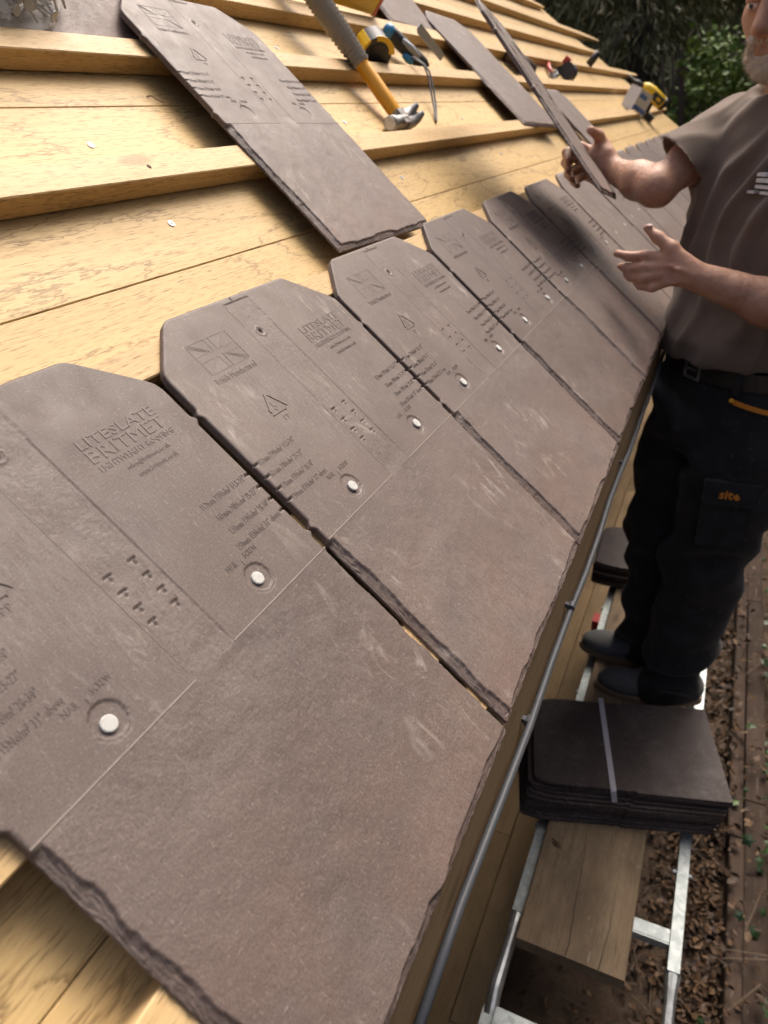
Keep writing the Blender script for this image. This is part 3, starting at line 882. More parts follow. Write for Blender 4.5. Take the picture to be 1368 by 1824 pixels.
def stack(origin, ang, n, where, group, splay=(0, 0)):
    z = BZ + 0.0005
    for k in range(n):
        f = 1 - k / (n - 1)
        r = ang + random.uniform(-.012, .012) + (0.05 * f)
        loc = Vector((origin[0] + splay[0] * f + random.uniform(-.006, .006), origin[1] + splay[1] * f + random.uniform(-.006, .006), z + ST))
        o = link('stacked_slate', SS, loc=loc); o.rotation_euler = (0, 0, r)
        j = n - 1 - k
        pos = 'topmost dark slate' if j == 0 else ('bottom dark slate' if k == 0 else '%s dark slate from the top' % ordinal[j])
        tag(o, '%s of the %s' % (pos, where), 'slate', group)
        z += ST + 0.0010
    return z
ordinal[0] = 'first'
S1 = (0.872, -0.312); A1 = math.radians(14.5)
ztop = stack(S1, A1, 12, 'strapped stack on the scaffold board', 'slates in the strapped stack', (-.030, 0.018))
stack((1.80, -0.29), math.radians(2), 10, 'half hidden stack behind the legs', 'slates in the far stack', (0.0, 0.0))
# strap round the first stack (runs along the width of the slates)
def strap():
    m = MB(); w = 0.013; yl = 0.262
    ex = Vector((math.cos(A1), math.sin(A1), 0)); ey = Vector((-math.sin(A1), math.cos(A1), 0))
    o = Vector((S1[0], S1[1], 0)) + ey * yl
    zt, zb = ztop + 0.0012, BZ - 0.001
    path = [(-.003, zb + .002, -.016), (-.012, (zt + zb) / 2, -.008), (-.0045, zt - .004, 0), (-.001, zt, 0), (.15, zt + .0006, .002), (.301, zt, .004), (.3055, zt - .003, .004), (.307, zb + .002, .004)]
    vs = []
    for (x, z, dy) in path:
        for s in (-1, 1):
            p = o + ex * x + ey * (dy + s * w / 2); vs.append((p.x, p.y, z))
    n = len(path)
    fs = [(2 * k, 2 * k + 1, 2 * k + 3, 2 * k + 2) for k in range(n - 1)]
    m.add(vs, fs)
    me = m.mesh('packing_strap', MAT['strap'])
    ob = link('packing_strap', me)
    md = ob.modifiers.new('s', 'SOLIDIFY'); md.thickness = 0.0008; md.offset = 1
    tag(ob, 'pale grey plastic packing strap round the near stack of slates', 'strap')
strap()
# dead leaf on the scaffold board
lf = MB().add([(0, 0, 0), (.012, -.004, .003), (.026, -.003, .002), (.034, .002, .004), (.022, .007, .001), (.010, .006, .0035)], [(0, 1, 5), (1, 2, 4, 5), (2, 3, 4)])
o = link('dead_leaf', lf.mesh('dead_leaf', MAT['dead_leaf']), loc=(0.675, 0.03, BZ + 0.001)); o.rotation_euler = (0, 0, .9)
tag(o, 'small curled brown leaf lying on the scaffold board', 'leaf')
# curl of wood shaving on the roof boards
pts = [(0, 0, .001), (.006, .001, .004), (.012, -.001, .003), (.018, .001, .0015), (.023, -.002, .003)]
sh = MB()
vs = []
for p in pts: vs += [(p[0], p[1], p[2]), (p[0], p[1] + .0022, p[2] + .0012)]
sh.add(vs, [(2 * k, 2 * k + 1, 2 * k + 3, 2 * k + 2) for k in range(4)])
o = link('wood_shaving', sh.mesh('wood_shaving', plain('shaving', (0.22, 0.13, 0.07), 0.8)))
o.matrix_world = on_roof(0.375, 0.757, DECK + .0005, Matrix.Rotation(-.5, 4, 'Z'))
tag(o, 'small brown curl of shaving on the roof board left of the leaning slate', 'shaving')

# ------------------------------------------------------------------ tools on the roof
def rooted(name, u, v, n, label, cat, group=None, rz=0.0, rx=0.0):
    o = link(name, None); o.matrix_world = on_roof(u, v, n, Matrix.Rotation(rz, 4, 'Z') @ Matrix.Rotation(rx, 4, 'X'))
    return tag(o, label, cat, group)

# claw hammer, local frame: handle along +y, head along x
hm = link('claw_hammer', None)
H0 = Vector((1.0, 0.676, -0.0175)); H1 = Vector((0.985, 0.955, 0.0375))
dy_ = (H1 - H0).normalized(); dx_ = Vector((1, 0, 0)); dz_ = dx_.cross(dy_).normalized(); dx_ = dy_.cross(dz_)
lm_ = Matrix(((dx_[0], dy_[0], dz_[0], H0[0]), (dx_[1], dy_[1], dz_[1], H0[1]), (dx_[2], dy_[2], dz_[2], H0[2]), (0, 0, 0, 1)))
hm.matrix_world = MU @ lm_
tag(hm, 'claw hammer with orange shaft and ribbed grey grip resting on a batten', 'hammer')
m = MB()
def oval(pts, rx, ry, seg=14):
    vs = []; n = len(pts)
    for (y, z, a, b) in pts:
        for k in range(seg):
            t = 2 * PI * k / seg; vs.append((a * math.cos(t), y, z + b * math.sin(t)))
    fs = []
    for i in range(n - 1):
        for k in range(seg): fs.append((i * seg + k, i * seg + (k + 1) % seg, (i + 1) * seg + (k + 1) % seg, (i + 1) * seg + k))
    fs.append(tuple(range(seg))); fs.append(tuple((n - 1) * seg + k for k in range(seg))[::-1])
    return vs, fs
m.add(*oval([(0.008, 0, .0125, .010), (0.02, 0, .0160, .0125), (.06, 0, .0175, .0140), (.115, 0, .0150, .0135), (.128, 0, .0140, .0130)], 0, 0))
part('shaft', m, MAT['orange'], hm, smooth=True)
m = MB(); pts = [(.122, 0, .014, .013)]
for k in range(25):
    y = .124 + k * .0085; g = 1 + .22 * math.sin(k / 24 * PI)
    pts += [(y, 0, .0165 * g, .0155 * g), (y + .0050, 0, .0195 * g, .0185 * g), (y + .0062, 0, .0150 * g, .0142 * g)]
pts.append((.336, 0, .012, .011)); m.add(*oval(pts, 0, 0)); part('grip', m, MAT['grip'], hm)
m = MB()
m.tube([(-.056, 0, 0), (-.054, 0, 0), (-.040, 0, 0), (-.038, 0, 0), (-.026, 0, 0), (-.016, 0, 0), (.014, 0, 0)],
       [.0115, .0135, .0138, .0105, .0098, .0135, .0140], 20)
m.box((0, .004, 0), (.030, .030, .026))
for s in (-1, 1):
    m.tube([(.008, s * .005, 0.000), (.024, s * .0068, .001), (.037, s * .0078, .007), (.044, s * .0086, .018), (.045, s * .0092, .031)], [.0140, .0130, .0115, .0090, .0040], 12)
hd = part('head', m, MAT['steel'], hm, smooth=False); smooth_by_angle(hd.data, 40)
part('striking_face', MB().cyl((-.0575, 0, 0), (-.0558, 0, 0), .0112, seg=20), MAT['steel_bright'], hd)

# tape measure standing on the second batten
tm = rooted('tape_measure', 1.165, 0.862, DECK + .001, 'yellow and black tape measure standing beside the hammer grip', 'tape measure', rz=math.radians(-32))
prof = []
for k in range(0, 25):
    t = PI * k / 24; prof.append((.034 * math.cos(t), .030 + .034 * math.sin(t)))
prof += [(-.036, .012), (-.034, .0), (.044, .0), (.044, .016)]
rotm = Matrix.Rotation(PI / 2, 4, 'X')
body = part('case', MB().prism(prof, -.020, .020), MAT['charcoal'], tm, mat=Matrix.Translation((0, 0, 0)) @ rotm)
ring = [( .025 * math.cos(t) , .032 + .025 * math.sin(t)) for t in np.linspace(0, 2 * PI, 25)[:-1]]
arc = [(.040 * math.cos(t) , .030 + .036 * math.sin(t)) for t in np.linspace(.45, 2.2, 14)] + [(.026 * math.cos(t), .030 + .026 * math.sin(t)) for t in np.linspace(2.2, .45, 14)]
part('label_arc', MB().prism(arc, .0201, .0215), MAT['yellow'], tm, mat=rotm)
part('label_disc', MB().prism([(x * .8, .030 + (y - .032) * .8) for x, y in ring], .0201, .0212), MAT['black'], tm, mat=rotm)
band = [(-.0365, .012), (-.0345, .001), (-.029, .001), (-.030, .014), (-.030, .030), (-.027, .046), (-.0315, .046), (-.0355, .034)]
part('yellow_band', MB().prism(band, -.0206, .0206), MAT['yellow'], tm, mat=rotm)
part('tape_hook', MB().box((.047, 0, .006), (.005, .018, .012)), MAT['steel_bright'], tm)

# blue handled folding knife with lanyard
kf = rooted('folding_knife', 1.385, 0.882, DECK + .004, 'blue and black folding knife with steel blade raised, lying behind the batten', 'knife', rz=math.radians(-34))
m = MB().tube([(-.062, .012, .030), (-.050, .010, .031), (-.02, .004, .026), (.02, -.002, .020), (.055, -.006, .016), (.068, -.008, .014)], [.011, .0155, .0165, .0165, .0150, .010], 12)
part('handle', m, MAT['charcoal'], kf, smooth=True)
part('handle_end', MB().ball((-.058, .012, .031), (.014, .0165, .0165)), MAT['blue'], kf, smooth=True)
part('inlay', MB().tube([(-.028, -.006, .036), (.0, -.010, .032), (.030, -.014, .026)], [.005, .008, .005], 8), MAT['greyplastic'], kf, smooth=True)
part('clip', MB().tube([(-.012, -.018, .014), (.004, -.020, .012), (.016, -.020, .010)], [.006, .009, .006], 8), MAT['blue'], kf, smooth=True)
part('jaw', MB().prism([(.06, -.016), (.085, -.016), (.120, -.006), (.124, .0), (.10, .006), (.06, .004)], .002, .014), MAT['blade'], kf)
ki = kf.matrix_world.inverted()
q0, q1 = ki @ W(1.480, .918, .024), ki @ W(1.572, .862, -.004)
ex_ = (q1 - q0).normalized(); ny_ = (ki.to_3x3() @ Vector((-.85, -.35, .1))).normalized(); ez_ = ex_.cross(ny_).normalized(); ny_ = ez_.cross(ex_)
fr_ = Matrix((tuple(ex_), tuple(ny_), tuple(ez_))).transposed().to_4x4(); fr_.translation = q0
part('blade', MB().prism([(-.004, -.010), (.10, -.010), (.112, -.004), (.112, .008), (.004, .010), (-.006, .004)], -.0012, .0012), MAT['blade'], kf, mat=fr_ @ Matrix.Rotation(PI / 2, 4, 'X'))
lp = [W(1.315, .838, .004), W(1.318, .806, .010), W(1.308, .782, .004), W(1.285, .745, -.012), W(1.255, .71, -.024), W(1.222, .682, DECK + .003),
      W(1.232, .688, DECK + .006), W(1.270, .716, -.020), W(1.298, .75, -.006), W(1.318, .786, .009), W(1.326, .81, .010), W(1.322, .838, .006)]
part('lanyard', MB().tube([ki @ p for p in lp], .0022, 6), MAT['black'], kf, smooth=True)

# spirit level
lv = rooted('spirit_level', 1.30, 1.005, BT + .001, 'yellow spirit level with red end cap at the top edge of the photo', 'level', rz=math.radians(176))
part('body', MB().bar(.5, .024, .05, .002), MAT['yellow'], lv, (-.07, -.012, 0))
part('end_cap', MB().box((-.076, 0, .025), (.012, .026, .052)), MAT['red'], lv)

# far tools
ml = rooted('mallet', 2.41, 0.895, DECK + .028, 'dark brown round headed mallet behind the held slate', 'mallet', rz=math.radians(-58))
part('head', MB().tube([(-.06, 0, 0), (-.055, 0, 0), (.055, 0, 0), (.06, 0, 0)], [.022, .027, .027, .022], 16), MAT['rust'], ml, smooth=True)
part('handle', MB().tube([(0, .02, 0), (.01, .12, -.01), (.02, .24, -.02)], .011, 8), MAT['red'], ml, smooth=True)
sn = rooted('tin_snips', 2.86, 0.868, DECK + .004, 'small black tool with red handles lying beyond the mallet', 'snips', rz=math.radians(20))
part('handle', MB().tube([(0, 0, .012), (.08, .02, .014), (.16, .014, .010)], .008, 8), MAT['red'], sn, smooth=True)
part('handle', MB().tube([(0, -.01, .010), (.08, -.03, .012), (.15, -.026, .008)], .008, 8), MAT['black'], sn, smooth=True)
part('jaw', MB().prism([(-.10, -.004), (0, -.018), (.01, .010), (-.09, .004)], .004, .018), MAT['black'], sn)
t2 = rooted('tape_measure', 3.16, 0.880, DECK + .001, 'rounded black and silver tape case with a red button, left of the drill', 'tape measure', rz=math.radians(75))
part('case', MB().prism([(x * 1.0, y * .95) for x, y in prof], -.02, .02), MAT['charcoal'], t2, mat=rotm)
part('label_disc', MB().prism([(x * .9, y * .95) for x, y in ring], .0201, .022), MAT['steel_bright'], t2, mat=rotm)
part('button', MB().box((.038, 0, .05), (.022, .022, .03)), MAT['red'], t2)
sk = rooted('socket_bit', 3.95, 0.966, DECK + .02, 'tiny dark socket standing against the far batten', 'socket')
part('barrel', MB().cyl((0, 0, 0), (0, 0, .075), .020, .016, 12), MAT['black'], sk, smooth=True)
part('shank', MB().cyl((0, 0, -.02), (0, 0, .0), .009, .009, 8), MAT['steel_bright'], sk)
of_ = rooted('timber_offcut', 2.70, 0.652, DECK + .0005, 'thin pale strip of timber lying on the roof boards short of the drill', 'offcut')
part('strip', MB().bar(0.95, .030, .014, .001), MAT['batten'], of_)

# impact driver with a box of fixings
dr = rooted('impact_driver', 4.42, 0.655, DECK + .003, 'yellow and black cordless impact driver lying near the hip of the roof', 'power tool', rz=math.radians(112))
dr.matrix_world = dr.matrix_world @ Matrix.Scale(.78, 4)
def dp(n, m, mm, s=False): return part(n, m, mm, dr, smooth=s)
dp('motor_housing', MB().tube([(-.10, 0, .13), (-.09, 0, .13), (.02, 0, .13), (.07, 0, .125), (.10, 0, .12)], [.030, .046, .048, .044, .030], 14), MAT['yellow'], True)
dp('end_cap', MB().tube([(-.125, 0, .13), (-.12, 0, .13), (-.092, 0, .13)], [.028, .040, .0475], 14), MAT['black'], True)
dp('chuck', MB().tube([(.09, 0, .12), (.16, 0, .115), (.165, 0, .115), (.24, 0, .11)], [.022, .018, .009, .007], 12), MAT['black'], True)
dp('handle', MB().tube([(-.02, 0, .10), (-.035, 0, .05), (-.05, 0, .0)], [.028, .025, .028], 12), MAT['black'], True)
dp('battery', MB().box((-.05, 0, .01), (.13, .085, .055)), MAT['charcoal'])
dp('side_plate', MB().box((-.03, .049, .135), (.09, .006, .05)), MAT['charcoal'])
dp('badge', MB().box((-.04, .0530, .135), (.035, .003, .02)), MAT['yellow'])
bx_ = rooted('fixings_box', 4.12, 0.655, DECK + .001, 'white box of fixings with blue printed bands in front of the driver', 'box', rz=math.radians(-24), rx=math.radians(-18))
part('carton', MB().box((0, 0, .055), (.15, .07, .11)), MAT['card_white'], bx_)
part('printed_band', MB().box((0, -.0358, .022), (.151, .001, .022)), MAT['card_blue'], bx_)
part('printed_band', MB().box((-.02, -.0358, .08), (.08, .001, .02)), MAT['card_blue'], bx_)
part('printed_band', MB().box((0, 0, .1106), (.12, .02, .001)), MAT['card_blue'], bx_)

# bag of clout nails at the upper left
def bag():
    m = MB(); nu, nv = 26, 12; vs = []
    for j in range(nv + 1):
        for i in range(nu):
            t = 2 * PI * i / nu; f = j / nv
            rx = .098 * (1 - .30 * f ** 2) * (1 + .10 * math.sin(3 * t + 2 * f)); ry = .040 * (1 - .55 * f) * (1 + .14 * math.sin(4 * t + 1 + 5 * f))
            z = .10 * f + .006 * math.sin(5 * t) * (1 if 0 < j < nv else .3)
            if j == 0: rx *= .95; ry *= .9
            ex = abs(math.cos(t)) ** .7 * (1 if math.cos(t) > 0 else -1)
            vs.append((rx * ex + .015 * f, ry * math.sin(t) + .03 * f, z))
    fs = [(j * nu + i, j * nu + (i + 1) % nu, (j + 1) * nu + (i + 1) % nu, (j + 1) * nu + i) for j in range(nv) for i in range(nu)]
    fs.append(tuple(range(nu))[::-1]); fs.append(tuple(nv * nu + i for i in range(nu)))
    m.add(vs, fs); return m.mesh('nail_bag', MAT['bag'], True)
bg_o = link('nail_bag', bag()); bg_o.matrix_world = on_roof(0.245, 0.868, -0.008, Matrix.Rotation(.10, 4, 'Z'))
tag(bg_o, 'clear plastic bag full of clout nails at the top left corner', 'bag')
cn = MB(); cn.cyl((0, 0, 0), (0, 0, .0012),   .0058, seg=14); cn.cyl((0, 0, .001), (0, 0, .032), .0015, .0016, 6)
CN = cn.mesh('clout_nail', MAT['clout'])
for k in range(80):
    o = link('clout_nail', CN)
    a = random.uniform(-.035, .080); z = random.uniform(.004, .042)
    o.matrix_world = on_roof(0.245, 0.868, -0.008, Matrix.Rotation(.10, 4, 'Z') @ Matrix.Translation((a, random.uniform(-.026, .012) + .02 * z / .08, z)) @
                             Matrix.Rotation(random.uniform(0, 6.28), 4, 'Z') @ Matrix.Rotation(random.uniform(.3, 2.6), 4, 'X') @ Matrix.Translation((0, 0, -.012)))
    tag(o, 'galvanised clout nail inside the clear plastic bag', 'nail', 'clout nails inside the clear bag')

# ------------------------------------------------------------------ the man
class SDF:
    def __init__(self, lo, hi, h):
        self.lo = np.array(lo, float); self.h = h
        self.n = np.ceil((np.array(hi) - self.lo) / h).astype(int) + 1
        self.F = np.full(self.n, 0.5, np.float32)
    def sub(self, lo, hi):
        i0 = np.clip(np.floor((np.array(lo) - self.lo) / self.h).astype(int), 0, self.n); i1 = np.clip(np.ceil((np.array(hi) - self.lo) / self.h).astype(int) + 1, 0, self.n)
        sl = tuple(slice(a, b) for a, b in zip(i0, i1))
        g = [self.lo[k] + self.h * np.arange(i0[k], i1[k]) for k in range(3)]
        return sl, np.meshgrid(*g, indexing='ij')
    def comb(self, sl, d, k, op='U'):
        a = self.F[sl]; d = d.astype(np.float32)
        if op == 'U':
            hh = np.clip(.5 + .5 * (a - d) / k, 0, 1); self.F[sl] = a * (1 - hh) + d * hh - k * hh * (1 - hh)
        else:
            d = -d
            hh = np.clip(.5 - .5 * (a - d) / k, 0, 1); self.F[sl] = a * (1 - hh) + d * hh + k * hh * (1 - hh)
    def cone(self, a, b, ra, rb, k=.01, op='U'):
        a = np.array(a, float); b = np.array(b, float); R = max(ra, rb) + k + 3 * self.h
        sl, (X, Y, Z) = self.sub(np.minimum(a, b) - R, np.maximum(a, b) + R)
        if X.size == 0: return
        ab = b - a; L = ab @ ab + 1e-12
        t = np.clip(((X - a[0]) * ab[0] + (Y - a[1]) * ab[1] + (Z - a[2]) * ab[2]) / L, 0, 1)
        d = np.sqrt((X - a[0] - t * ab[0]) ** 2 + (Y - a[1] - t * ab[1]) ** 2 + (Z - a[2] - t * ab[2]) ** 2) - (ra + (rb - ra) * t)
        self.comb(sl, d, k, op)
    def chain(self, pts, rs, k=.01):
        for i in range(len(pts) - 1): self.cone(pts[i], pts[i + 1], rs[i], rs[i + 1], k)
    def ell(self, c, r, axes=None, k=.01, op='U'):
        c = np.array(c, float); r = np.array(r, float); A = np.eye(3) if axes is None else np.array(axes, float)
        R = r.max() + k + 3 * self.h
        sl, (X, Y, Z) = self.sub(c - R, c + R)
        if X.size == 0: return
        P = [(X - c[0]) * A[i][0] + (Y - c[1]) * A[i][1] + (Z - c[2]) * A[i][2] for i in range(3)]
        q = np.sqrt(sum((p / rr) ** 2 for p, rr in zip(P, r))); g = np.sqrt(sum((p / rr ** 2) ** 2 for p, rr in zip(P, r))) + 1e-9
        self.comb(sl, q * (q - 1) / g, k, op)
    def loft(self, zs, cxs, cys, aa, bb, yaw, k=.02, op='U', p=2.3):
        R = max(aa) + .08
        sl, (X, Y, Z) = self.sub((min(cxs) - R, min(cys) - R, zs[0] - .06), (max(cxs) + R, max(cys) + R, zs[-1] + .06))
        c, s = math.cos(yaw), math.sin(yaw)
        dx = X - np.interp(Z, zs, cxs); dy = Y - np.interp(Z, zs, cys)
        r = dx * c + dy * s; f = -dx * s + dy * c
        a = np.interp(Z, zs, aa); b = np.interp(Z, zs, bb)
        d = ((np.abs(r / a) ** p + np.abs(f / b) ** p) ** (1 / p) - 1) * np.minimum(a, b) * .95
        d = np.maximum(d, np.maximum(zs[0] - Z, Z - zs[-1]))
        self.comb(sl, d, k, op)
    def plane(self, pt, nrm, lo, hi):
        """cut away everything on the +nrm side inside the box"""
        sl, (X, Y, Z) = self.sub(lo, hi)
        d = (X - pt[0]) * nrm[0] + (Y - pt[1]) * nrm[1] + (Z - pt[2]) * nrm[2]
        self.F[sl] = np.maximum(self.F[sl], d)
    def mesh(self, name, mat, origin=(0, 0, 0)):
        F = self.F; S = F < 0
        c = np.zeros(np.array(F.shape) - 1, int)
        for i in (0, 1):
            for j in (0, 1):
                for l in (0, 1): c += S[i:F.shape[0] - 1 + i, j:F.shape[1] - 1 + j, l:F.shape[2] - 1 + l]
        cells = np.argwhere((c > 0) & (c < 8)); idx = np.full(c.shape, -1, int); idx[tuple(cells.T)] = np.arange(len(cells))
        acc = np.zeros((len(cells), 3)); cnt = np.zeros(len(cells))
        cor = [(i, j, l) for i in (0, 1) for j in (0, 1) for l in (0, 1)]
        for a in cor:
            for ax in range(3):
                if a[ax]: continue
                b = list(a); b[ax] = 1
                fa = F[tuple((cells + a).T)]; fb = F[tuple((cells + b).T)]
                cr = (fa < 0) != (fb < 0); t = np.where(cr, fa / np.where(cr, fa - fb, 1), 0)
                p = np.tile(np.array(a, float), (len(cells), 1)); p[:, ax] += t
                acc[cr] += p[cr]; cnt[cr] += 1
        V = self.lo + self.h * (cells + acc / np.maximum(cnt, 1)[:, None])
        quads = []
        for ax in range(3):
            b1, b2 = [(1, 2), (2, 0), (0, 1)][ax]
            sl0 = [slice(None)] * 3; sl1 = [slice(None)] * 3; sl0[ax] = slice(0, -1); sl1[ax] = slice(1, None)
            A = S[tuple(sl0)]; B = S[tuple(sl1)]
            for flip in (False, True):
                e = np.argwhere((A & ~B) if not flip else (~A & B))
                ok = (e[:, b1] > 0) & (e[:, b2] > 0) & (e[:, b1] < c.shape[b1]) & (e[:, b2] < c.shape[b2]); e = e[ok]
                o1 = np.zeros(3, int); o1[b1] = 1; o2 = np.zeros(3, int); o2[b2] = 1
                q = np.stack([idx[tuple((e - o1 - o2).T)], idx[tuple((e - o2).T)], idx[tuple(e.T)], idx[tuple((e - o1).T)]], 1)
                quads.append(q[:, ::-1] if flip else q)
        Q = np.concatenate(quads)
        me = bpy.data.meshes.new(name); me.from_pydata((V - np.array(origin)).tolist(), [], Q.tolist())
        me.materials.append(mat); me.polygons.foreach_set('use_smooth', [True] * len(me.polygons)); me.update()
        return me
def get_vn(me):
    n = len(me.vertices); co = np.empty(n * 3); me.vertices.foreach_get('co', co)
    nr = np.empty(n * 3); me.vertices.foreach_get('normal', nr)
    return co.reshape(-1, 3), nr.reshape(-1, 3)
def displace(me, fn):
    co, nr = get_vn(me); co = co + nr * fn(co)[:, None]
    me.vertices.foreach_set('co', co.ravel()); me.update()
def relax(me, it=2, lam=.5):
    n = len(me.vertices); ne = len(me.edges); e = np.empty(ne * 2, int); me.edges.foreach_get('vertices', e); e = e.reshape(-1, 2)
    co = np.empty(n * 3); me.vertices.foreach_get('co', co); co = co.reshape(-1, 3)
    deg = np.bincount(e.ravel(), minlength=n)[:, None]
    for i in range(it):
        s = np.zeros_like(co); np.add.at(s, e[:, 0], co[e[:, 1]]); np.add.at(s, e[:, 1], co[e[:, 0]])
        co = co + lam * (s / np.maximum(deg, 1) - co)
    me.vertices.foreach_set('co', co.ravel()); me.update()

YAW = math.radians(42)
BX, BY = math.cos(YAW), math.sin(YAW)
BR = np.array([BX, BY, 0]); BF = np.array([-BY, BX, 0]); UP = np.array([0, 0, 1.])
FOOT = np.array([1.33, -0.10, BZ])
# head frame
ps, pt_ = math.radians(60), math.radians(15)
FH = np.array([-math.sin(ps) * math.cos(pt_), math.cos(ps) * math.cos(pt_), -math.sin(pt_)]); RH = np.array([math.cos(ps), math.sin(ps), 0]); UH = np.cross(RH, FH)
HC = np.array([1.315, -0.136, 0.602])
def hp(r, f, u): return HC + RH * r + FH * f + UH * u
HA = [RH, FH, UH]
body = SDF((.95, -.50, BZ - .01), (1.66, .32, .76), .0045)
# trunk and legs (mostly under the clothes)
SHR, SHL = np.array([1.495, -.062, .388]), np.array([1.215, -.318, .375])
NB = np.array([1.36, -.185, .40])
body.loft([-.14, 0, .2, .34, .40], [1.35, 1.35, 1.355, 1.36, 1.36], [-.165, -.165, -.18, -.19, -.19], [.145, .140, .150, .14, .10], [.090, .085, .090, .08, .06], YAW)
body.cone(NB + [0, 0, -.03], hp(0, -.025, -.06), .062, .055, .03)
body.cone(SHR, SHL, .045, .045, .04)
HIPR, HIPL = np.array([1.42, -.095, -.16]), np.array([1.285, -.235, -.16])
KNR, KNL = np.array([1.43, -.06, -.60]), np.array([1.285, -.17, -.60])
ANR, ANL = np.array([1.43, -.075, -1.0]), np.array([1.285, -.15, -1.0])
for a, b, c in ((HIPR, KNR, ANR), (HIPL, KNL, ANL)):
    body.chain([a, b, c], [.080, .055, .040], .02)
    body.cone(c, c + [-.01, .11, -.045], .034, .028, .02)
# right arm
ELR, WRR = np.array([1.300, .062, .288]), np.array([1.432, .172, .314])
body.chain([SHR, SHR * .45 + ELR * .55, ELR], [.046, .041, .037], .03)
body.chain([ELR, ELR * .62 + WRR * .38, WRR], [.036, .037, .026], .02)
body.ell((1.435, .205, .328), (.030, .040, .046), None, .02)
FR = .0088
for P in ([(1.446, .216, .348), (1.43, .252, .366), (1.395, .276, .356), (1.36, .262, .340)],
          [(1.448, .217, .334), (1.43, .255, .346), (1.39, .276, .336), (1.35, .258, .322)],
          [(1.45, .212, .320), (1.43, .249, .324), (1.39, .268, .313), (1.352, .250, .304)],
          [(1.45, .206, .308), (1.43, .235, .306), (1.395, .253, .296), (1.36, .238, .290)]):
    body.chain(P, [.0115, .0105, .0095, .008], .005)
body.chain([(1.45, .193, .330), (1.452, .200, .362), (1.425, .212, .388), (1.375, .222, .400)], [.017, .0135, .0115, .0095], .010)
# left arm
ELL, WRL = np.array([1.135, -.262, .070]), np.array([1.08, -.050, .153])
body.chain([SHL, ELL], [.052, .044], .03)
body.chain([ELL, ELL * .62 + WRL * .38, WRL], [.042, .041, .027], .02)
body.ell((1.078, -.012, .166), (.017, .040, .033), None, .016)
fl = {'index': [(1.080, .008, .184), (1.082, .045, .189), (1.088, .079, .185), (1.098, .101, .188)],
      'middle': [(1.074, .008, .170), (1.075, .047, .168), (1.088, .078, .163), (1.104, .093, .163)],
      'ring': [(1.070, .005, .155), (1.071, .041, .149), (1.086, .068, .147), (1.104, .080, .148)],
      'little': [(1.068, -.001, .142), (1.067, .025, .131), (1.080, .047, .131), (1.094, .058, .133)]}
for k_, P in fl.items():
    r0 = .0105 if k_ != 'little' else .009
    body.chain(P, [r0, r0 * .93, r0 * .86, r0 * .72], .0045)
body.chain([(1.075, -.030, .170), (1.083, .0, .203), (1.090, .027, .220), (1.096, .050, .236)], [.017, .0130, .0110, .0085], .010)
# knuckles, tendons and veins on the back of the near hand
for k_, P in fl.items():
    body.ell(np.array(P[0]) + [-.005, .004, .001], (.0085, .0085, .0085), None, .004)
    body.ell(np.array(P[1]) + [-.002, .0, .0005], (.0098, .0085, .0098) if k_ != 'little' else (.0085, .0075, .0085), None, .003)
    body.cone(np.array(WRL) + [-.021, .014, (P[0][2] - .163) * .5 + .004], np.array(P[0]) + [-.007, -.004, 0], .0036, .0036, .004)
body.chain([(1.056, -.045, .160), (1.055, -.015, .170), (1.060, .002, .176)], [.0030, .0030, .0028], .004)
body.chain([(1.088, -.12, .150), (1.070, -.085, .155), (1.058, -.05, .158)], [.0035, .0035, .0032], .005)
# head and face
body.ell(hp(0, -.012, .035), (.076, .096, .102), HA, .01)
body.ell(hp(0, .030, -.040), (.060, .066, .070), HA, .02)
body.ell(hp(0, .064, -.084), (.028, .024, .022), HA, .025)
body.cone(hp(-.036, .080, .034), hp(.036, .080, .034), .014, .014, .012)
for s in (-1, 1):
    body.ell(hp(s * .042, .050, -.014), (.023, .024, .024), HA, .025)
    body.ell(hp(s * .031, .094, .010), (.015, .012, .010), HA, .008, 'S')
    body.ell(hp(s * .031, .0825, .0160), (.0165, .0135, .0072), HA, .003)
    body.ell(hp(s * .031, .0810, .002), (.0155, .011, .0038), HA, .004)
    body.ell(hp(s * .0125, .100, -.028), (.0095, .011, .0085), HA, .006)
    body.ell(hp(s * .080, -.008, .0), (.010, .020, .034), HA, .008)
body.cone(hp(0, .090, .018), hp(0, .112, -.022), .0085, .0135, .010)
body.cone(hp(-.018, .086, -.0555), hp(.018, .086, -.0555), .0065, .0065, .007)
body.cone(hp(-.016, .086, -.0665), hp(.016, .086, -.0665), .0075, .0075, .006)
body.ell(hp(0, .097, -.0608), (.021, .008, .0016), HA, .003, 'S')
pm = body.mesh('person', MAT['skin'], FOOT); relax(pm, 1)
displace(pm, lambda c: (vnoise3((c + FOOT) * 90, 3) - .5) * .0012 + (vnoise3((c + FOOT) * 30, 4) - .5) * .0025)
man = link('person', pm, None, tuple(FOOT))
tag(man, 'grey bearded man in brown t-shirt and black work trousers standing on the scaffold board', 'person')
O = -Vector(FOOT)
def mpart(name, me): 
    o = link(name, me, man); return o
def wmb(name, mb, mats, smooth=True, parent=None):
    mb.v = [tuple(np.array(v) - FOOT) for v in mb.v]
    return link(name, mb.mesh(name, mats, smooth), parent or man)
for s in (-1, 1):
    e = wmb('eyeball', MB().ball(hp(s * .031, .0795, .010), .0118, 14, 10), MAT['eye'])
    wmb('iris', MB().ball(hp(s * .031, .0795, .010) + FH * .0072 - UH * .002, .0056, 10, 8), MAT['iris'], True, e)
for P, d in ((fl['index'], None), (fl['middle'], None)):
    pass
# thumb nail of the near hand
tn = MB().ball((1.090, .0455, .2405), (.0045, .0075, .0035), 10, 6)
wmb('finger_nail', tn, MAT['nailskin'])
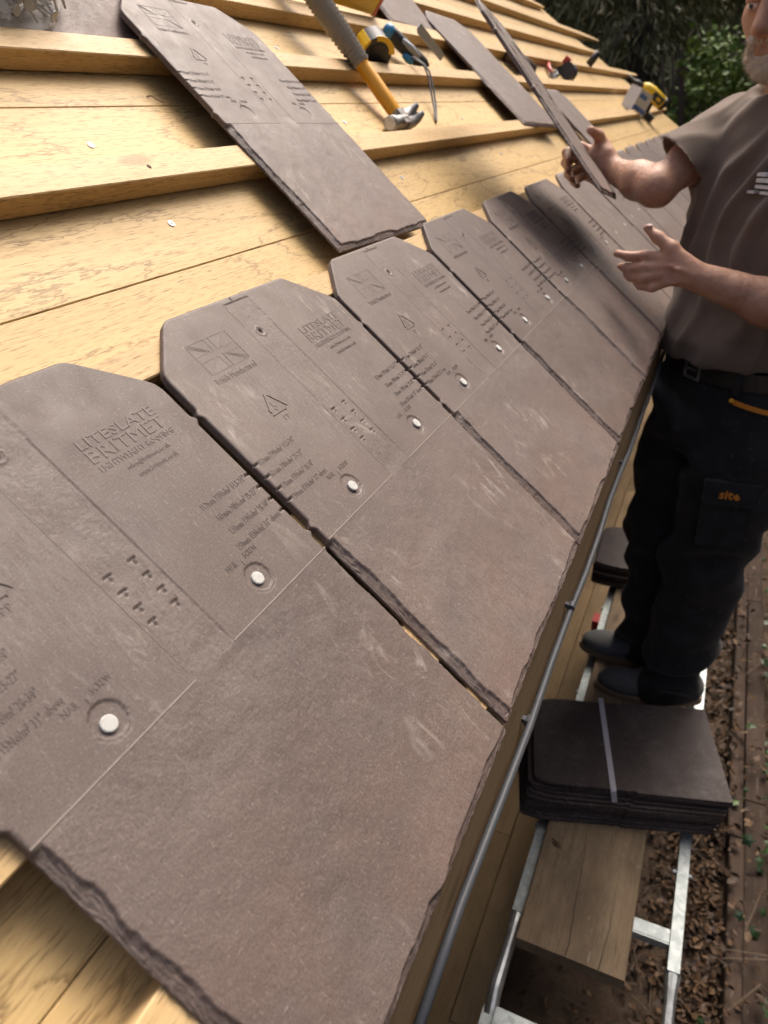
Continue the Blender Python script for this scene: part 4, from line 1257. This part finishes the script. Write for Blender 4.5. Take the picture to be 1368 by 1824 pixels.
# fine hair on both forearms
ah = MB(); co, nr = get_vn(pm); cw = co + FOOT
for a_, b_ in ((ELR, WRR), (ELL, WRL)):
    ab = b_ - a_; t_ = ((cw - a_) @ ab) / (ab @ ab); d_ = np.linalg.norm(cw - a_ - np.clip(t_, 0, 1)[:, None] * ab, axis=1)
    ids = np.where((t_ > -.05) & (t_ < .98) & (d_ < .06))[0]
    for i in rng.choice(ids, 750):
        d = nr[i] * .45 + ab / np.linalg.norm(ab) * .8 + rng.normal(0, .3, 3); d /= np.linalg.norm(d); L = rng.uniform(.006, .014)
        sd_ = np.cross(d, nr[i]); sd_ = sd_ / (np.linalg.norm(sd_) + 1e-9) * .00028
        ah.add([co[i] - sd_, co[i] + sd_, co[i] + d * L], [(0, 1, 2)])
link('arm_hair', ah.mesh('arm_hair', MAT['hair']), man)['kind'] = 'stuff'
# beard and moustache: a soft volume with stubble fibres
bd = SDF(HC - .16, HC + .14, .0035)
bd.ell(hp(0, .036, -.076), (.058, .058, .044), HA, .02)
bd.ell(hp(0, .062, -.096), (.036, .034, .028), HA, .02)
bd.cone(hp(-.024, .088, -.047), hp(.024, .088, -.047), .0085, .0085, .006)
for s in (-1, 1):
    bd.cone(hp(s * .026, .084, -.05), hp(s * .032, .070, -.085), .010, .014, .008)
    bd.cone(hp(s * .056, .022, -.045), hp(s * .050, .040, -.082), .009, .017, .015)
bd.ell(hp(0, .104, -.0625), (.022, .018, .0062), HA, .003, 'S')
bm_ = bd.mesh('beard', MAT['beard'], FOOT)
displace(bm_, lambda c: (vnoise3((c + FOOT) * 220, 6) - .5) * .006 + (vnoise3((c + FOOT) * 420, 7) - .5) * .003)
beard = mpart('beard', bm_)
co, nr = get_vn(bm_)
fb = MB(); pick = rng.integers(0, len(co), 2600)
for i in pick:
    p = co[i]; d = nr[i] * .6 - UH * .7 + rng.normal(0, .35, 3); d /= np.linalg.norm(d); L = rng.uniform(.006, .013)
    sd_ = np.cross(d, rng.normal(0, 1, 3)); sd_ = sd_ / (np.linalg.norm(sd_) + 1e-9) * .0005
    fb.add([p - sd_, p + sd_, p + d * L], [(0, 1, 2)])
link('whiskers', fb.mesh('whiskers', MAT['beard']), beard)['kind'] = 'stuff'
# short hair
hs = SDF(HC - .17, HC + .18, .005)
hs.ell(hp(0, -.018, .042), (.080, .099, .104), HA, .01)
hs.plane(hp(0, .055, .06), FH * .8 - UH * .6, HC - .2, HC + .2)
hm_ = hs.mesh('hair', MAT['hair'], FOOT); displace(hm_, lambda c: (vnoise3((c + FOOT) * 160, 8) - .5) * .007); mpart('hair', hm_)

# t-shirt
ts = SDF((1.05, -.47, -.16), (1.64, .16, .50), .005)
zs = [-.062, -.02, .05, .16, .28, .365, .415, .450, .480]
ts.loft(zs, [1.35, 1.35, 1.352, 1.355, 1.36, 1.36, 1.36, 1.36, 1.36], [-.150, -.150, -.160, -.174, -.183, -.187, -.187, -.187, -.187],
        [.180, .182, .184, .190, .195, .190, .165, .105, .07], [.150, .150, .142, .142, .140, .124, .105, .086, .068], YAW, .02)
ts.cone(SHR + [-.03, -.02, -.015], SHL + [.03, .03, -.015], .072, .072, .04)
se_r = np.array([1.37, .024, .325]); se_l = SHL * .40 + ELL * .60
da = (ELR - SHR) / np.linalg.norm(ELR - SHR); dl_ = (ELL - SHL) / np.linalg.norm(ELL - SHL)
vd_ = np.array([.97, -.05, -.05]); da_h = da - .8 * (da @ vd_) * vd_; da_h /= np.linalg.norm(da_h)
for sh_, se_, dd, r0, r1 in ((SHR + [-.01, -.01, -.008], se_r, da_h, .070, .074), (SHL, se_l, dl_, .076, .074)):
    s2 = SDF((1.05, -.47, -.16), (1.64, .16, .50), .005)
    ax_ = (se_ - sh_) / np.linalg.norm(se_ - sh_)
    s2.chain([sh_, se_ + ax_ * .07], [r0, r1], .02)
    s2.plane(se_, dd, se_ - .2, se_ + .2)
    s2.cone(se_ - ax_ * .02, se_ + ax_ * .2, r1 - .011, r1 - .008, .004, 'S')
    ts.comb(tuple(slice(0, n) for n in ts.n), s2.F, .028)
ts.ell(hp(0, -.01, -.135), (.072, .068, .045), HA, .012, 'S')
ts.loft([-.30, -.035], [1.35, 1.35], [-.165, -.165], [.168, .168], [.137, .137], YAW, .006, 'S')
tm_ = ts.mesh('t_shirt', MAT['shirt'], FOOT); relax(tm_, 1)
def folds(c):
    p = c + FOOT
    r = (p - NB) @ BR; f = (p - NB) @ BF; z = p[:, 2]
    w = vnoise3(p * np.array([7, 7, 5.0]), 11) * 2.0
    s = r * 82 + (z - .3) * 30 + w * 6.5
    a = np.sin(s) * .5 + .5; a = a ** 2.0 * (.35 + 1.1 * vnoise3(p * 11, 17))
    body_amt = np.clip((.44 - z) / .12, 0.45, 1)
    s2 = z * 80 + r * 36 + vnoise3(p * 9, 12) * 6
    d = (a - .35) * .0205 * body_amt * np.clip((z + .07) / .22, .3, 1) + (np.sin(s2) * .5) * .0026 * np.clip((.10 - z) / .1, 0, 1)
    sl = np.clip(((p - SHR) @ da - .02) / .08, 0, 1) * np.clip((.125 - np.linalg.norm(p - SHR - np.clip((p - SHR) @ da, 0, 1)[:, None] * da, axis=1)) / .05, 0, 1)
    d = d * (1 - .75 * sl)
    return d + (vnoise3(p * 24, 13) - .5) * .007 + (vnoise3(p * 10, 14) - .5) * .010
displace(tm_, folds); relax(tm_, 2, .45)
shirt = mpart('t_shirt', tm_)
# small white chest print on the left breast
pr_ = MB()
for (a, b, w_, h_) in ((0, 0, .050, .006), (.004, .011, .042, .007), (.014, .021, .022, .006), (-.004, -.010, .030, .005), (.034, -.010, .018, .005)):
    cc = np.array([1.36, -.185, .245]) - BR * (.094 - a) + BF * .1370 + UP * (b + .05)
    cc = cc - BR * 0.0
    mrot = Matrix((tuple(BR), tuple(BF), tuple(UP))).transposed()
    pr_.box(cc, (w_, .012, h_), mrot)
chest_print = wmb('chest_print', pr_, MAT['print_white'], False, shirt)
# trousers
tz = SDF((1.08, -.45, BZ - .01), (1.64, .10, .03), .0055)
tz.loft([-.30, -.20, -.10, -.035, .0], [1.352, 1.352, 1.35, 1.35, 1.35], [-.165, -.165, -.165, -.165, -.165], [.180, .182, .174, .165, .163], [.128, .130, .122, .116, .115], YAW, .03)
for a, b, c in ((HIPR, KNR, ANR), (HIPL, KNL, ANL)):
    tz.chain([a + [0, 0, -.05], a * .5 + b * .5, b, b * .4 + c * .6, c + [0, .01, -.03]], [.112, .108, .094, .086, .082], .035)
    tz.plane(c + np.array([0, 0, -.050]), np.array([0, 0, -1.]), c - .14, c + .14)
tz.loft([-.045, .05], [1.35, 1.35], [-.165, -.165], [.156, .156], [.108, .108], YAW, .004, 'S')
trm = tz.mesh('trousers', MAT['trousers'], FOOT); relax(trm, 1)
def tfold(c):
    p = c + FOOT; z = p[:, 2]
    n1 = vnoise3(p * np.array([6, 6, 9.]), 21)
    s = z * 42 + (p @ BR) * 26 + n1 * 9
    amt = .35 + .9 * np.exp(-((z + .60) / .12) ** 2) + 1.1 * np.exp(-((z + .98) / .10) ** 2) + .5 * np.exp(-((z + .22) / .08) ** 2)
    return (np.sin(s)) * .009 * amt + (vnoise3(p * 16, 22) - .5) * .016
displace(trm, tfold); relax(trm, 1, .4)
trou = mpart('trousers', trm)
# belt with buckle, zip and cargo pocket
def ring_pt(th, z, a, b):
    p = 2.3; cth, sth = math.cos(th), math.sin(th)
    k = (abs(cth / a) ** p + abs(sth / b) ** p) ** (-1 / p)
    return np.array([1.35, -.165, z]) + BR * (k * cth) + BF * (k * sth)
def band(name, th0, th1, z0, z1, a, b, thick, mat, n=40, tilt=0, parent=None):
    m = MB(); vs = []
    for i in range(n + 1):
        th = th0 + (th1 - th0) * i / n; dz = tilt * i / n
        for (zz, o_) in ((z0, 0), (z0, thick), (z1, thick), (z1, 0)):
            vs.append(ring_pt(th, zz + dz, a + o_, b + o_))
    fs = []
    for i in range(n):
        for k in range(4):
            k2 = (k + 1) % 4; fs.append((i * 4 + k, (i + 1) * 4 + k, (i + 1) * 4 + k2, i * 4 + k2))
    fs += [(0, 1, 2, 3), (n * 4 + 3, n * 4 + 2, n * 4 + 1, n * 4)]
    m.add(vs, fs); return wmb(name, m, mat, False, parent)
belt = band('belt', 0, 2 * PI, -.100, -.062, .178, .127, .007, MAT['belt'], 60)
bk = MB(); bc = ring_pt(PI / 2 + .05, -.081, .188, .137)
mrot = Matrix((tuple(BR), tuple(BF), tuple(UP))).transposed()
for dx2, dz2, sx, sz in ((-.022, 0, .005, .046), (.022, 0, .005, .046), (0, .0205, .048, .005), (0, -.0205, .048, .005), (.004, 0, .036, .004)):
    bk.box(bc + BR * dx2 + UP * dz2, (sx, .004, sz), mrot)
wmb('buckle', bk, MAT['steel'], False, belt)
for th in (2.35, 2.95, .9):
    band('belt_loop', th, th + .09, -.112, -.050, .1865, .1355, .004, MAT['trousers'], 3, 0, belt)
zp = band('pocket_zip', 2.38, 3.25, -.128, -.118, .194, .142, .004, MAT['print_orange'], 14, -.034, trou)
wmb('zip_pull', MB().ball(ring_pt(2.36, -.120, .198, .147), (.006, .006, .005), 8, 6), MAT['orange'], True, zp)
# cargo pocket flap on the left thigh, facing the camera
pk = np.array([1.172, -.190, -.335])
out = np.array([-.98, -.05, .0]); out /= np.linalg.norm(out); sdv = np.array([-out[1], out[0], 0]); sdv = sdv if sdv[1] < 0 else -sdv
fr = Matrix((tuple(sdv), tuple(out), tuple(UP))).transposed()
cg = MB().box(pk + out * .004, (.110, .018, .058), fr)
cg.box(pk - out * .004 - UP * .085, (.104, .014, .12), fr)
cargo = wmb('cargo_pocket', cg, MAT['trousers'], False, trou)
tv, tf = text_geo('site', -.022, -.011, .044, .022, 0, .0012, bold=.03)
tv = [tuple(pk + out * .0135 + sdv * v[0] + UP * v[1] + out * v[2]) for v in tv]
wmb('pocket_lettering', MB().add(tv, tf), MAT['print_orange'], False, trou)
# shoes
for nm, c, yw in (('shoe', ANR, .05), ('shoe', ANL, .14)):
    s_ = SDF(c + [-.12, -.14, -.12], c + [.12, .26, .06], .005)
    c0 = np.array([c[0], c[1], BZ]); d = np.array([-math.sin(yw), math.cos(yw), 0])
    s_.cone(c0 + [0, 0, .05] - d * .045, c0 + [0, 0, .05] + d * .05, .044, .046, .02)
    s_.ell(c0 + d * .125 + [0, 0, .030], (.048, .078, .036), None, .03)
    s_.cone(c0 + [0, 0, .06] - d * .02, c0 + [0, 0, .11] - d * .02, .045, .048, .02)
    s_.plane(c0 + [0, 0, .012], np.array([0, 0, -1.]), c0 - .3, c0 + .3)
    me = s_.mesh('shoe', MAT['suede'], FOOT); relax(me, 1)
    so = link('shoe', me, man)
    m = MB(); poly = []
    for k in range(28):
        t = 2 * PI * k / 28
        yy = math.sin(t); wv = .047 * (1 if yy > -.2 else 1)
        q = c0 + d * (.06 + .150 * yy) + np.array([d[1], -d[0], 0]) * (.056 * math.cos(t) * (1 - .15 * (yy < 0)))
        poly.append((q[0], q[1]))
    m.prism(poly, BZ + .0005, BZ + .018); wmb('sole', m, MAT['sole'], False, so)
    lc = MB(); sd2 = np.array([d[1], -d[0], 0])
    for q_ in range(4):
        b0 = c0 + d * (.030 + .020 * q_) + [0, 0, .100 - .011 * q_]
        lc.tube([b0 - sd2 * .026 - [0, 0, .012], b0 + [0, 0, .0035], b0 + sd2 * .026 - [0, 0, .012]], .0026, 6)
    wmb('laces', lc, MAT['sole'], True, so)

# ------------------------------------------------------------------ sleeper edging, litter and ivy
sl_ = link('sleeper_edging', None)
tag(sl_, 'old dark brown timber sleepers laid end to end beside the leaf strip', 'edging')
x = -0.6
for L in (1.15, 0.9, 1.3, 1.2, 1.6, 1.4):
    m = MB().bar(L - .006, .045, .15, .004); part('edge_board', m, MAT['sleeper'], sl_, (x, -.470 + random.uniform(-.004, .004), GZ - .06))
    m = MB().bar(L - .006, .070, .11, .004); part('edge_board', m, MAT['sleeper'], sl_, (x + .2, -.545 + random.uniform(-.004, .004), GZ - .05))
    x += L
lm2 = MB()
def leaf_into(m, p, s, yaw, tilt, curl):
    pts = [(0, 0, 0), (.35, -.28, curl * .6), (.75, -.22, curl), (1.0, 0, curl * .4), (.72, .24, curl * 1.1), (.33, .26, curl * .5), (.5, 0, -.04)]
    R = Matrix.Rotation(yaw, 3, 'Z') @ Matrix.Rotation(tilt, 3, 'Y') @ Matrix.Rotation(random.uniform(-.6, .6), 3, 'X')
    m.add([R @ (Vector(q) * s) + Vector(p) for q in pts], [(0, 1, 6), (1, 2, 6), (2, 3, 6), (3, 4, 6), (4, 5, 6), (5, 0, 6)])
for k in range(5600):
    x = random.uniform(-.3, 4.5) if k % 3 else random.uniform(.3, 2.0)
    y = random.gauss(-.37, .10) if k % 4 else random.uniform(-1.3, .12)
    if y > .13: continue
    z = max(gz(x, y), GZ + .10 * (-.55 < y < -.42) - .0)
    if -.545 < y < -.425: 
        if random.random() < .85: continue
    leaf_into(lm2, (x, y, z + random.uniform(.004, .03)), random.uniform(.014, .040), random.uniform(0, 6.3), random.uniform(-.5, .5), random.uniform(-.1, .35))
tag(link('leaf_litter', lm2.mesh('leaf_litter', MAT['dead_leaf'])), 'brown fallen leaves covering the ground beside the sleepers', 'leaf litter', kind='stuff')
# twigs
tw = MB()
for k in range(160):
    x = random.uniform(.1, 2.5); y = random.uniform(-.9, .1); z = gz(x, y) + .012; a = random.uniform(0, 6.3); L = random.uniform(.05, .22)
    tw.tube([(x, y, z), (x + L * .5 * math.cos(a), y + L * .5 * math.sin(a), z + random.uniform(.0, .03)), (x + L * math.cos(a + .3), y + L * math.sin(a + .3), z + .005)], [.003, .0025, .0015], 5)
tag(link('twigs', tw.mesh('twigs', MAT['stem'])), 'thin dry twigs scattered over the leaf litter', 'twigs', kind='stuff')
# ivy on the bank: five-pointed leaves, each its own part
iv = []
for k in range(10):
    t = 2 * PI * k / 10; r = 1.0 if k % 2 == 0 else .58
    iv.append((r * math.cos(t) * .9 + .2, r * math.sin(t)))
im = MB(); im.add([(x * .03, y * .03, -.004 * (x * x + y * y)) for x, y in iv] + [(.006, 0, .003)], [(k, (k + 1) % 10, 10) for k in range(10)])
IVY = im.mesh('ivy_leaf', MAT['ivy1'])
ivy_spots = [(0.66, -.635, 'ivy trailing over the near end of the sleepers'), (0.95, -.635, 'ivy with pale new leaves beside the sleepers, level with the slate stack'),
             (1.30, -.625, 'dark ivy clump on the bank level with the shoes'), (1.75, -.635, 'ivy clump on the bank behind the lower legs'),
             (2.35, -.635, 'ivy on the bank beyond the far trestle leg'), (3.0, -.70, 'farthest ivy clump on the bank beside the sleepers'),
             (0.66, -.36, 'low ivy shoots growing in the leaf strip below the near slate stack')]
for n_, (x, y, lab) in enumerate(ivy_spots):
    root = link('ivy_plant', None, loc=(x, y, gz(x, y))); tag(root, lab, 'ivy', 'ivy along the sleepers')
    small = n_ == 6
    st = MB()
    for q in range(5 if not small else 2):
        a = random.uniform(0, 6.3); r = .25 if not small else .08
        st.tube([(0, 0, .005), (r * .5 * math.cos(a), r * .5 * math.sin(a), .06 + (.08 if not small else 0)), (r * math.cos(a + .4), r * math.sin(a + .4), .10)], [.004, .003, .002], 5)
    part('stem', st, MAT['stem'], root)
    for q in range(90 if not small else 14):
        r = abs(random.gauss(0, .12 if not small else .06)); a = random.uniform(0, 6.3)
        o = link('leaf', IVY, root, (r * math.cos(a) * 1.3, r * math.sin(a) * .8, random.uniform(.03, .26 if not small else .09)))
        o.rotation_euler = (random.uniform(-.7, .7), random.uniform(-.6, .6), random.uniform(0, 6.3)); s = random.uniform(.45, .9); o.scale = (s, s, s)

# ------------------------------------------------------------------ trees beyond the roof
def conifer_crown(seed, H, R, n, bare):
    g = np.random.default_rng(seed); V = []; F = []
    k = 0
    nb = n // 150
    for b in range(nb):
        z0 = bare + (H - bare) * g.random() ** 1.15
        L = R * (1 - (z0 - bare) / (H - bare + .6)) ** .75 * g.uniform(.65, 1.05); a = g.uniform(0, 2 * PI); dr_ = g.uniform(.10, .45)
        for q in range(150):
            t = g.uniform(.12, 1.0); sp = .30 * t * L
            c = np.array([math.cos(a) * L * t, math.sin(a) * L * t, z0 - dr_ * L * t * t + g.normal(0, .05)])
            c += np.array([-math.sin(a), math.cos(a), 0]) * g.normal(0, sp * .5)
            d = np.array([math.cos(a) * .5, math.sin(a) * .5, -1.0]) + g.normal(0, .45, 3); d /= np.linalg.norm(d)
            l = g.uniform(.07, .19); w = g.uniform(.006, .013)
            s = np.cross(d, g.normal(0, 1, 3)); s = s / np.linalg.norm(s) * w
            V += [c - s * .5, c + s * .5, c + d * l * .6 + s, c + d * l, c + d * l * .6 - s]; F.append((k, k + 1, k + 2, k + 3, k + 4)); k += 5
    me = bpy.data.meshes.new('crown'); me.from_pydata(np.array(V).tolist(), [], F); me.materials.append(MAT['needle']); me.update(); return me
def trunk_mesh(seed, H, r):
    g = np.random.default_rng(seed); m = MB()
    pts = [(0, 0, -.2)] + [(g.normal(0, .03), g.normal(0, .03), H * f) for f in np.linspace(.08, 1, 9)]
    m.tube(pts, [r * 1.35] + [r * (1 - .9 * f) for f in np.linspace(0.02, 1, 9)], 12)
    for q in range(34):
        z = g.uniform(.8, H * .9); a = g.uniform(0, 6.3); L = g.uniform(.6, 2.0) * (1 - z / H * .7)
        m.tube([(0, 0, z), (math.cos(a) * L * .5, math.sin(a) * L * .5, z + .05), (math.cos(a) * L, math.sin(a) * L, z - .25 * L)], [r * .2, r * .12, .008], 5)
    return m.mesh('trunk', MAT['bark'], True)
CR = [conifer_crown(1, 9.5, 2.6, 48000, .4), conifer_crown(2, 8.5, 2.3, 40000, .9)]
TR = [trunk_mesh(1, 9.0, .19), trunk_mesh(2, 8.0, .15)]
tree_spots = [(10.4, 1.3, 0, 'dark conifer right of the drill, standing closest beyond the roof hip'), (9.6, 3.2, 1, 'dark conifer behind the upper batten ends'),
              (10.8, -2.2, 0, 'dark conifer rising behind the shoulder'), (8.6, 5.6, 0, 'conifer leftmost of the trees, beyond the top battens'),
              (12.5, 1.6, 1, 'tall conifer in the second row of trees, between nearer crowns'), (13.0, 4.8, 0, 'shaded conifer deep behind the leftmost tree'),
              (13.5, -1.2, 1, 'shaded conifer deep behind the bright green shrub'), (7.5, -3.6, 1, 'conifer hidden behind the head and chest'),
              (15.5, -4.5, 0, 'far conifer at the right behind the man'),
              (0.4, -3.9, 1, 'unseen conifer added on the bank to block sky light, beside the slate stack'), (2.9, -4.3, 0, 'unseen conifer added on the bank to block sky light, beyond the man'),  # these bank conifers are out of view, added to darken the trestle side
              (-2.2, -4.4, 0, 'unseen conifer added on the bank to block sky light, behind the camera'), (5.2, -4.0, 1, 'unseen conifer added on the bank to block sky light, farthest along')]
for k, (x, y, v, lab) in enumerate(tree_spots):
    t = link('conifer_tree', None, loc=(x, y, GZ)); t.rotation_euler = (0, 0, k * 1.3); sc = random.uniform(.9, 1.12); t.scale = (sc, sc, sc)
    tag(t, lab, 'tree', 'dark conifers beyond the roof')
    link('trunk', TR[v], t); link('crown', CR[v], t)
def bush(seed, n, R, H):
    g = np.random.default_rng(seed); V = []; F = []; k = 0
    cl = [(g.normal(0, R * .5), g.normal(0, R * .5), g.uniform(.4, H)) for _ in range(26)]
    for q in range(n):
        c0 = cl[g.integers(len(cl))]; c = np.array(c0) + g.normal(0, R * .20, 3)
        d = g.normal(0, 1, 3); d[2] *= .6; d /= np.linalg.norm(d); s = np.cross(d, g.normal(0, 1, 3)); s /= np.linalg.norm(s)
        l = g.uniform(.04, .085); V += [c, c + d * l * .5 + s * l * .3, c + d * l, c + d * l * .5 - s * l * .3]; F.append((k, k + 1, k + 2, k + 3)); k += 4
    me = bpy.data.meshes.new('foliage'); me.from_pydata(np.array(V).tolist(), [], F); me.materials.append(MAT['green_leaf']); me.update(); return me
def stems(H, n):
    m = MB()
    for q in range(n):
        a = random.uniform(0, 6.3); m.tube([(0, 0, -.1), (.25 * math.cos(a), .25 * math.sin(a), H * .5), (.55 * math.cos(a), .55 * math.sin(a), H)], [.04, .028, .01], 6)
    return m.mesh('stem', MAT['bark'])
for k, (x, y, R, H, lab) in enumerate(((7.7, 0.26, .50, 2.70, 'sunlit bright green leafy shrub seen between the dark conifers and the shoulder'),
                                       (16.0, 2.8, 1.8, 3.2, 'green shrub glimpsed behind the conifers above the battens'))):
    t = link('leafy_shrub', None, loc=(x, y, GZ)); tag(t, lab, 'shrub')
    link('foliage', bush(30 + k, 7000, R, H), t); link('stem', stems(H, 7), t)
# far wood closing the view behind the conifers
def far_wood():
    g = np.random.default_rng(77); V = []; F = []; k = 0
    for q in range(26000):
        a = g.uniform(-.75, .75); r = g.uniform(19, 24); c = np.array([r * math.cos(a), r * math.sin(a), GZ + g.uniform(-.2, 11)])
        d = g.normal(0, 1, 3); d[2] -= .6; d /= np.linalg.norm(d); s = np.cross(d, g.normal(0, 1, 3)); s /= np.linalg.norm(s); l = g.uniform(.5, 1.1)
        V += [c, c + d * l * .5 + s * l * .3, c + d * l, c + d * l * .5 - s * l * .3]; F.append((k, k + 1, k + 2, k + 3)); k += 4
    me = bpy.data.meshes.new('far_wood'); me.from_pydata(np.array(V).tolist(), [], F); me.materials.append(MAT['needle']); me.update(); return me
tag(link('far_wood', far_wood()), 'dense dark wood closing the view behind the nearer conifers', 'wood', kind='stuff')
